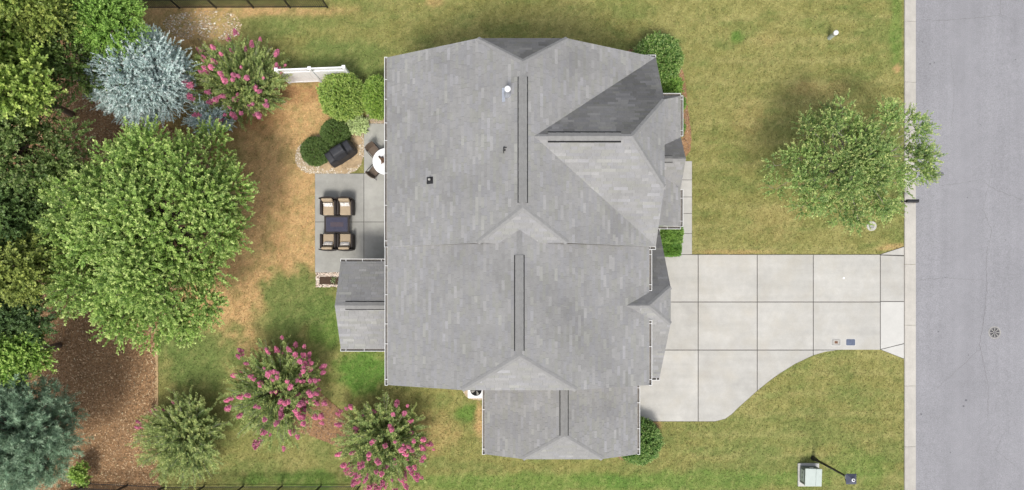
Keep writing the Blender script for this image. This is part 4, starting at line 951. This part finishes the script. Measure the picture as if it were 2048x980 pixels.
rr = np.random.default_rng(9)
for i in range(9):
    a_ = rr.uniform(-.5, .5) + (-.95); s0 = rr.normal(0, .05, 2); MB().tube([(s0[0] - .16 * math.cos(a_), s0[1] - .2 * math.sin(a_), .025 + i * .008), (s0[0] + rr.normal(0, .02), s0[1], .06 + i * .012), (s0[0] + .12 * math.cos(a_), s0[1] + .17 * math.sin(a_), .03 + i * .012)], [.016, .034, .014], 7).build('driftwood_stick', 'driftwood', ct, smooth=True)
# grill under its cover
p = W(679, 304, .7); t = thing('covered_grill', 'gas grill under a black fabric cover on the gravel bed', 'grill', (p.x, p.y, .014), math.radians(33))
m = MB(); secs = [(-.74, .26, .27, .62, .74), (-.70, .33, .27, .88, .0), (-.42, .34, .25, .93, 0), (-.34, .36, .22, 1.16, 0), (.28, .36, .22, 1.18, 0), (.37, .34, .25, .95, 0), (.66, .33, .26, .9, 0), (.74, .24, .24, .6, 0)]
vs = []; n = 14
for (x, yb, yt_, zt, _) in secs:
    ring = [(yb + .05, .0), (yb + .02, .3), (yb, .65 * zt), (yt_ + .03, .93 * zt), (yt_ - .06, zt), (.1, zt * 1.01), (0, zt * 1.012)]
    for y, z in ring: vs.append((x * (1 + .04 * (1 - z)), y * random.uniform(.96, 1.04), z))
    for y, z in ring[::-1]: vs.append((x * (1 + .04 * (1 - z)), -y * random.uniform(.96, 1.04), z))
fs = [(n * i + k, n * i + k + 1, n * i + n + k + 1, n * i + n + k) for i in range(len(secs) - 1) for k in range(n - 1)] + [tuple(range(n)), tuple(range(n * len(secs) - 1, n * len(secs) - 1 - n, -1))]
m.add(vs, fs).build('cover', 'cover', t, smooth=False, bevel=.015)
MB().tube([(-.5, -.3, .95), (-.3, -.36, .75), (0, -.37, .72), (.3, -.36, .76), (.5, -.3, .96)], [.012] * 5, 6).build('drawstring', 'black_rubber', t)

# ------------------------------------------------------------------ stones, gravel, chips and grass (small pieces nobody could count)
def rock_mesh(name, pts, sizes, cols, m='pebble', flat=.55):
    rng = np.random.default_rng(3); n = len(pts); base = np.array([(1, 0, 0), (.3, .95, 0), (-.8, .6, 0), (-.8, -.6, 0), (.3, -.95, 0), (0, 0, 1)], float)
    a = rng.random(n) * 6.283; ca, sa_ = np.cos(a), np.sin(a); s_ = np.asarray(sizes)
    B = np.repeat(base[None], n, 0) * (1 + rng.normal(0, .15, (n, 6, 3))); B[:, 5, :2] = rng.normal(0, .25, (n, 2))
    x = B[..., 0] * ca[:, None] - B[..., 1] * sa_[:, None]; y = B[..., 0] * sa_[:, None] + B[..., 1] * ca[:, None]
    Q = np.stack([x * s_[:, None], y * s_[:, None] * .8, B[..., 2] * s_[:, None] * flat], -1) + np.asarray(pts)[:, None]
    idx = [(0, 1, 5), (1, 2, 5), (2, 3, 5), (3, 4, 5), (4, 0, 5)]
    V = np.concatenate([Q[:, list(f)][:, None] for f in idx], 1).reshape(-1, 3)
    return tag(polys_mesh(name, V, np.repeat(cols, 5, 0) * (1 + rng.normal(0, .06, (n * 5, 1))), 3, m), kind='stuff')
def scatter(poly, n, seed, excl=()):
    rng = np.random.default_rng(seed); P_ = np.array(poly); lo, hi = P_.min(0), P_.max(0); q = rng.uniform(lo, hi, (n, 2)); k = pip(poly, q[:, 0], q[:, 1])
    for e in excl: k &= ~pip(e, q[:, 0], q[:, 1])
    return q[k]
def stonecol(rng, n, pal, j=.15):
    c = np.array(pal)[rng.integers(0, len(pal), n)]; return c * (1 + rng.normal(0, j, (n, 1)))
rng = np.random.default_rng(4)
gp = wpoly(GRAVEL); q = scatter(gp, 5200, 5); edge = np.array([topx(a_, b_) for a_, b_ in q])
pale = ((edge[:, 0] < 640) & (edge[:, 1] > 290)) | (edge[:, 1] > 336) | (edge[:, 0] > 715)
cg = np.where(pale[:, None], stonecol(rng, len(q), [(.62, .55, .46), (.7, .66, .58), (.5, .4, .3), (.55, .45, .32)]), stonecol(rng, len(q), [(.45, .33, .2), (.5, .37, .22), (.38, .27, .16)]))
tag(rock_mesh('gravel', np.c_[q, np.full(len(q), .012)], rng.uniform(.015, .04, len(q)), cg), 'pale tan gravel around the covered grill', 'gravel')
for pp, nn, lab, pal in ((GRAVEL_SIDE, 900, 'pinkish gravel strip under the eave beside the shrub', [(.45, .36, .3), (.55, .47, .4), (.35, .28, .24)]), (AC_BED, 900, 'pale gravel around the air conditioner', [(.62, .55, .48), (.5, .38, .28)])):
    q = scatter(wpoly(pp), nn, 6); tag(rock_mesh('gravel', np.c_[q, np.full(len(q), .012)], rng.uniform(.015, .035, len(q)), stonecol(rng, len(q), pal)), lab, 'gravel')
q = scatter(wpoly(BED_BOX), 1500, 8, [wpoly([(639, 553), (680, 553), (680, 569), (639, 569)])]); tag(rock_mesh('gravel', np.c_[q, np.full(len(q), .018)], rng.uniform(.018, .04, len(q)), stonecol(rng, len(q), [(.66, .58, .5), (.6, .45, .36), (.72, .66, .58)])), 'pale gravel border around the small soil bed', 'gravel')
q = scatter(wpoly(ROCKY), 2600, 9); q = q[fbm(q[:, 0] * 1.5, q[:, 1] * 1.5, 8) + rng.normal(0, .08, len(q)) > .47]; tag(rock_mesh('gravel', np.c_[q, np.full(len(q), -.004)], rng.uniform(.015, .05, len(q)) * rng.choice([1, 1, 1, 1.5], len(q)), stonecol(rng, len(q), [(.55, .43, .3), (.42, .31, .2), (.7, .66, .58), (.4, .29, .18), (.3, .26, .12), (.45, .33, .2)])), 'pale rocky rubble patch below the black top fence', 'gravel')
# flagstones in the gravel bed
for i, (px, py, r) in enumerate(((706, 300, 13), (716, 320, 11), (700, 328, 12), (676, 336, 10), (655, 334, 10), (716, 282, 10), (690, 342, 7))):
    c = W(px, py); rr_ = random.Random(i); pts = [(c.x + r / 38 * math.cos(a_) * rr_.uniform(.8, 1.1), c.y + r / 38 * .85 * math.sin(a_) * rr_.uniform(.8, 1.1)) for a_ in np.linspace(0, 5.4, 7)]
    tag(MB().prism(pts, .0, .045).build('flagstone', 'stone', bevel=.008), ['flat tan flagstone right of the covered grill', 'tan flagstone at the patio corner joint', 'tan flagstone below the grill, second from the right', 'tan flagstone directly below the grill', 'tan flagstone lower left of the grill', 'small tan flagstone near the pale plant', 'smallest tan flagstone touching the patio edge'][i], 'flagstone', 'flagstones in the gravel bed')
def flat_bits(name, q, z, s0, s1, cols, label, cat, m='chips'):
    rng = np.random.default_rng(12); n = len(q); a = rng.random(n) * 6.283; l = rng.uniform(s0, s1, n); w_ = l * rng.uniform(.25, .6, n); d = np.stack([np.cos(a), np.sin(a), rng.normal(0, .25, n)], -1) * l[:, None] / 2; s_ = np.stack([-np.sin(a), np.cos(a), rng.normal(0, .25, n)], -1) * w_[:, None] / 2
    p = np.c_[q, np.full(n, z)] + np.c_[np.zeros((n, 2)), rng.uniform(.006, .03, n)]
    V = np.stack([p - d - s_, p + d - s_, p + d + s_, p - d + s_], 1).reshape(-1, 3)
    return tag(polys_mesh(name, V, cols, 4, m), label, cat, kind='stuff')
mb = [(-27.5, 12), (-22, 12), (-21.5, 11), (-17.5, 8), (-16, 3), (-18.6, -1.5), (-18.7, -11), (-27.5, -11)]
q = np.r_[scatter(wpoly(MULCH_BACK), 190000, 14)]; q = q[(q[:, 0] > -27.5) & (q[:, 1] > -11) & (q[:, 1] < 13)]
flat_bits('wood_chips', q, .012, .03, .1, stonecol(rng, len(q), [(.27, .17, .095), (.18, .11, .06), (.38, .25, .14), (.32, .2, .11), (.22, .135, .075), (.5, .36, .22)], .22), 'brown wood chip mulch covering the left bed', 'mulch')
for pp, nn, lab in ((MULCH_MYRTLE, 9000, 'brown mulch under the lower crape myrtles'), (MULCH_FRONT, 4200, 'reddish mulch strip along the front porch'), (MULCH_SIDE, 2500, 'reddish mulch at the lower corner of the side wing')):
    q = scatter(wpoly(pp), nn, 15); flat_bits('wood_chips', q, .012, .03, .09, stonecol(rng, len(q), [(.27, .17, .11), (.2, .125, .08), (.34, .23, .15)], .2), lab, 'mulch')
# fallen pale leaves on the mulch
q = scatter(mb, 900, 16); flat_bits('fallen_leaves', q, .03, .05, .1, stonecol(rng, len(q), [(.5, .42, .28), (.45, .32, .18), (.36, .3, .16)], .2), 'scattered pale dry leaves on the left mulch bed', 'leaves')
# grass
rg = np.random.default_rng(21); n = 420000
gx = rg.uniform(-28, x_k0 - .02, n); gy = rg.uniform(-11.8, 16.6, n); keep = np.ones(n, bool); jx = rg.normal(0, .03, n); jy = rg.normal(0, .03, n)
for pp in (DRIVE, PATIO, WALK, GRAVEL, GRAVEL_SIDE, BED_BOX, MULCH_BACK, MULCH_FRONT, MULCH_HEDGE, MULCH_SIDE, MULCH_MYRTLE, AC_BED): keep &= ~pip(wpoly(pp), gx + jx, gy + jy)
for (x0, x1, y0, y1) in ((-5.1, 6, -3.7, 10), (-.9, 5.7, -7.4, -3.6), (-7.8, -5, -2.3, 1.1), (5.5, 8, 3.3, 9.3)): keep &= ~((gx > x0) & (gx < x1) & (gy > y0) & (gy < y1))
keep &= ~(pip(wpoly(ROCKY), gx, gy) & (rg.random(n) < .75))
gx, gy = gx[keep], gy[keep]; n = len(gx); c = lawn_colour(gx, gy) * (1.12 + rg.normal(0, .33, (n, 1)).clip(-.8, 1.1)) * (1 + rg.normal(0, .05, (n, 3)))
lean = rg.normal(0, .04, (n, 2)); hgt = rg.uniform(.015, .042, n); a = rg.random(n) * 6.283; hw_ = rg.uniform(.008, .02, n)
p = np.stack([gx, gy, np.full(n, -.012)], -1); s_ = np.stack([np.cos(a), np.sin(a), np.zeros(n)], -1) * hw_[:, None]; tp = p + np.c_[lean, hgt]
V = np.stack([p - s_, p + s_, tp + s_ * .5, tp - s_ * .5], 1).reshape(-1, 3)
tag(polys_mesh('grass', V, c, 4, 'grass'), 'short dry grass covering the lawns', 'grass', kind='stuff')

# ------------------------------------------------------------------ things on the front lawn and street
p = W(1626, 916); t = thing('street_lamp', 'black post lamp with square lantern beside the utility box', 'street lamp', p)
MB().lathe([(.13, 0), (.13, .05), (.1, .12), (.085, .5), (.07, .55)], (0, 0, 0), 16).build('post_base', 'black_metal', t)
MB().lathe([(.065, .5), (.05, 3.55), (.08, 3.57), (.08, 3.62)], (0, 0, 0), 14).build('pole', 'black_metal', t, smooth=True)
lt = MB().box(-.1, .1, -.1, .1, 3.62, 3.66).build('lantern', 'black_metal', t)
for i in range(4):
    R_ = Matrix.Rotation(i * math.pi / 2, 4, 'Z')
    MB().add([R_ @ Vector(v) for v in ((-.1, -.1, 3.66), (.1, -.1, 3.66), (.19, -.19, 4.05), (-.19, -.19, 4.05))], [(0, 1, 2, 3)]).build('pane', 'glass', lt)
    MB().bar(R_ @ Vector((.1, -.1, 3.66)), R_ @ Vector((.2, -.2, 4.05)), .025).build('frame_bar', 'black_metal', lt)
m = MB(); m.add([(-.25, -.25, 4.05), (.25, -.25, 4.05), (.25, .25, 4.05), (-.25, .25, 4.05), (-.07, -.07, 4.22), (.07, -.07, 4.22), (.07, .07, 4.22), (-.07, .07, 4.22)], [(3, 2, 1, 0), (0, 1, 5, 4), (1, 2, 6, 5), (2, 3, 7, 6), (3, 0, 4, 7), (4, 5, 6, 7)])
mat('lamp_roof', (.07, .075, .11), .4, .15, 5, spec=.4); m.build('lantern_roof', 'lamp_roof', t, bevel=.008)
MB().lathe([(.07, 4.22), (.075, 4.27), (.055, 4.28)], (0, 0, 0), 16).build('photocell', 'white_plastic', t); MB().lathe([(.045, 4.281), (.04, 4.3), (.02, 4.31)], (0, 0, 0), 14).build('photocell_lens', 'black_metal', t)
a = W(1595, 926); b = W(1637, 972)
MB_ = MB().box(a.x, b.x, b.y, a.y, -.04, .09); pad = tag(MB_.build('concrete_pad', 'concrete_new', bevel=.01), 'pale concrete pad under the grey utility box', 'pad')
p = W(1614, 947); t = thing('utility_box', 'grey green steel utility box on a concrete pad', 'utility box', (p.x, p.y, .09), math.radians(-2))
MB().box(-.41, .41, -.43, .43, 0, .62).build('cabinet', 'box_dark', t, bevel=.01)
MB().box(-.43, .12, -.45, .45, .62, .70).build('lid', 'box_green', t, bevel=.012); MB().box(.126, .43, -.45, .45, .62, .70).build('lid', 'box_green', t, bevel=.012)
for y in (-.15, .1): MB().box(-.435, -.41, y, y + .1, .3, .36).build('handle', 'black_metal', t)
MB().box(-.43, -.41, -.3, .3, .1, .5).build('door', 'box_green', t); MB().box(-.1, .1, .43, .437, .35, .5).build('warning_label', 'white_plastic', t)
p = W(1658.5, 76); t = thing('utility_pedestal', 'white round plastic utility pedestal standing on the upper front lawn', 'pedestal', p)
MB().lathe([(.105, -.02), (.105, .66)], (0, 0, 0), 24).build('body', 'box_green', t, smooth=False); MB().lathe([(.12, .6), (.125, .76), (.11, .8), (.06, .83), (.01, .84)], (0, 0, 0), 24).build('cap', 'white_plastic', t, smooth=True)
p = W(1743, 452); t = thing('cleanout_cover', 'round concrete cleanout collar with metal lid under the street tree', 'cover', p)
MB().lathe([(.26, -.03), (.255, .03), (.235, .04), (.13, .04), (.125, .03)], (0, 0, 0), 32).build('collar', 'concrete', t); MB().lathe([(.118, .0), (.115, .036), (.1, .038)], (0, 0, 0), 28).build('lid', 'lid_grey', t)
MB().lathe([(.128, .0), (.128, .0375), (.119, .0375)], (0, 0, 0), 28).build('ring', 'cast_iron', t)
def rrect(w_, h_, r, n=4):
    return [(sx * (w_ - r) + r * math.cos(a0 + k * math.pi / 2 / n), sy * (h_ - r) + r * math.sin(a0 + k * math.pi / 2 / n)) for sx, sy, a0 in ((1, 1, 0), (-1, 1, math.pi / 2), (-1, -1, math.pi), (1, -1, 1.5 * math.pi)) for k in range(n + 1)]
for (px, lab, kind) in ((1671.5, 'grey water meter box with brown lid centre in the driveway', 0), (1700.5, 'water meter box with blue grey lid in the driveway', 1)):
    p = W(px, 684.5); t = thing('meter_box', lab, 'meter box', (p.x, p.y, .03), 0, 'meter boxes set in the driveway')
    MB().prism(rrect(.27, .2, .07), .0, .012).build('frame', 'concrete_new', t); MB().prism(rrect(.235, .165, .05), .005, .017).build('lid', ['lid_grey', 'lid_blue'][kind], t, bevel=.004)
    if kind == 0: MB().prism(rrect(.13, .1, .015), .01, .02).build('reader_plate', 'curb_concrete', t); MB().prism(rrect(.085, .065, .01), .01, .024).build('reader_lid', 'rust', t)
    else: MB().prism(rrect(.19, .12, .04), .01, .021).build('lid_rim', 'lid_blue', t)
p = W(1988, 665); t = thing('manhole_cover', 'round patterned iron manhole cover in the road', 'manhole', (p.x, p.y, road_z(p.x) - .004))
MB().lathe([(.33, -.01), (.33, .006), (.29, .008), (.28, .004)], (0, 0, 0), 40).build('ring', 'lid_grey', t); MB().lathe([(.275, -.01), (.275, .006), (.26, .007)], (0, 0, 0), 40).build('lid', 'cast_iron', t)
for i in range(8):
    a_ = i * math.pi / 4; MB().bar((.07 * math.cos(a_), .07 * math.sin(a_), .009), (.25 * math.cos(a_), .25 * math.sin(a_), .009), .03, .008).build('rib', 'lid_grey', t)
    a_ += math.pi / 8
    for r_ in (.13, .2): MB().lathe([(.022 + r_ * .06, .006), (.02 + r_ * .06, .009)], (r_ * math.cos(a_), r_ * math.sin(a_), 0), 10).build('pick_hole', 'black_slot', t)
MB().lathe([(.06, .006), (.055, .011)], (0, 0, 0), 16).build('hub', 'cast_iron', t)
p = W(1813, 402, 1.1) - Vector((.15, 0, 1.1)); t = thing('mailbox', 'black mailbox on a post reaching out over the kerb', 'mailbox', p)
MB().box(-.05, .05, -.05, .05, -.05, 1.0).build('post', 'black_metal', t, bevel=.006); MB().box(-.12, .68, -.04, .04, .95, 1.02).build('arm', 'black_metal', t)
m = MB(); prof = [(-.085, 1.025), (.085, 1.025), (.085, 1.12)] + [(.085 * math.cos(a_), 1.12 + .085 * math.sin(a_)) for a_ in np.linspace(.2, 2.94, 8)] + [(-.085, 1.12)]
n = len(prof); vs = [(x, y, z) for x in (.15, .73) for y, z in prof]; m.add(vs, [tuple(range(n)), tuple(range(2 * n - 1, n - 1, -1))] + [(i, n + i, n + (i + 1) % n, (i + 1) % n) for i in range(n)])
m.build('box', 'black_metal', t); MB().box(.731, .745, -.08, .08, 1.03, 1.19).build('door', 'black_metal', t); MB().box(.5, .53, -.1, -.09, 1.1, 1.22).build('flag', 'rust', t)
p = W(1687, 556); tag(MB().lathe([(.055, 0), (.05, .012), (.02, .02)], (p.x, p.y, .03), 16).build('survey_marker', 'white_plastic'), 'tiny round white marker on the driveway', 'marker')
# air conditioner
p = W(952, 780, .8); t = thing('air_conditioner', 'white air conditioner unit with round dark fan grille beside the wing', 'air conditioner', (p.x, p.y, .03))
MB().box(-.48, .48, -.48, .48, -.02, .05).build('pad', 'concrete', t); MB().box(-.4, .4, -.4, .4, .05, .78).build('case', 'ac_case', t, bevel=.03)
m = MB(); n = 36; vs = [(.3 * math.cos(6.2832 * k / n), .3 * math.sin(6.2832 * k / n), .802) for k in range(n)]
tp_ = MB(); sq = [(.42 * max(-1, min(1, 1.42 * math.cos(6.2832 * k / n))), .42 * max(-1, min(1, 1.42 * math.sin(6.2832 * k / n))), .802) for k in range(n)]
tp_.add(vs + sq + [(x, y, .74) for x, y, z in vs] + [(x, y, .78) for x, y, z in sq], [(k, n + k, n + (k + 1) % n, (k + 1) % n) for k in range(n)] + [(k, (k + 1) % n, 2 * n + (k + 1) % n, 2 * n + k) for k in range(n)] + [(n + k, 3 * n + k, 3 * n + (k + 1) % n, n + (k + 1) % n) for k in range(n)]).build('top_panel', 'white_plastic', t)
MB().lathe([(.3, .782), (.3, .785)], (0, 0, 0), 36).build('fan_well', 'black_slot', t)
for k in range(4):
    a_ = k * 1.57 + .4; MB().add([(.06 * math.cos(a_), .06 * math.sin(a_), .787), (.27 * math.cos(a_ - .25), .27 * math.sin(a_ - .25), .787), (.27 * math.cos(a_ + .25), .27 * math.sin(a_ + .25), .793), (.06 * math.cos(a_ + .6), .06 * math.sin(a_ + .6), .793)], [(0, 1, 2, 3)]).build('fan_blade', 'lid_grey', t)
gr = MB()
for r_ in (.06, .12, .18, .24, .29): gr.tube([(r_ * math.cos(a_), r_ * math.sin(a_), .803) for a_ in np.linspace(0, 6.2832, 25)], [.003] * 25, 4, cap=False)
for k in range(8): gr.bar((0, 0, .806), (.3 * math.cos(k * .785), .3 * math.sin(k * .785), .806), .006)
gr.build('grille', 'black_metal', t)
# a few plants in the small soil bed
p = W(668, 560); t = thing('flower_plant', 'tiny pale flowering plant in the small soil bed', 'plant', (p.x, p.y, .02)); rng = np.random.default_rng(5); Lv = Leaves(); d = sphere(rng, 40, .1)
Lv.shoots(rng, d * .02 + rng.normal(0, .05, (40, 3)) * np.array((1, 1, 0)), d, .14, 7, .05, .03, (.06, .1, .03), (.15, .2, .06), tip=(.6, .6, .45)); Lv.build('foliage', 'leaf', t)
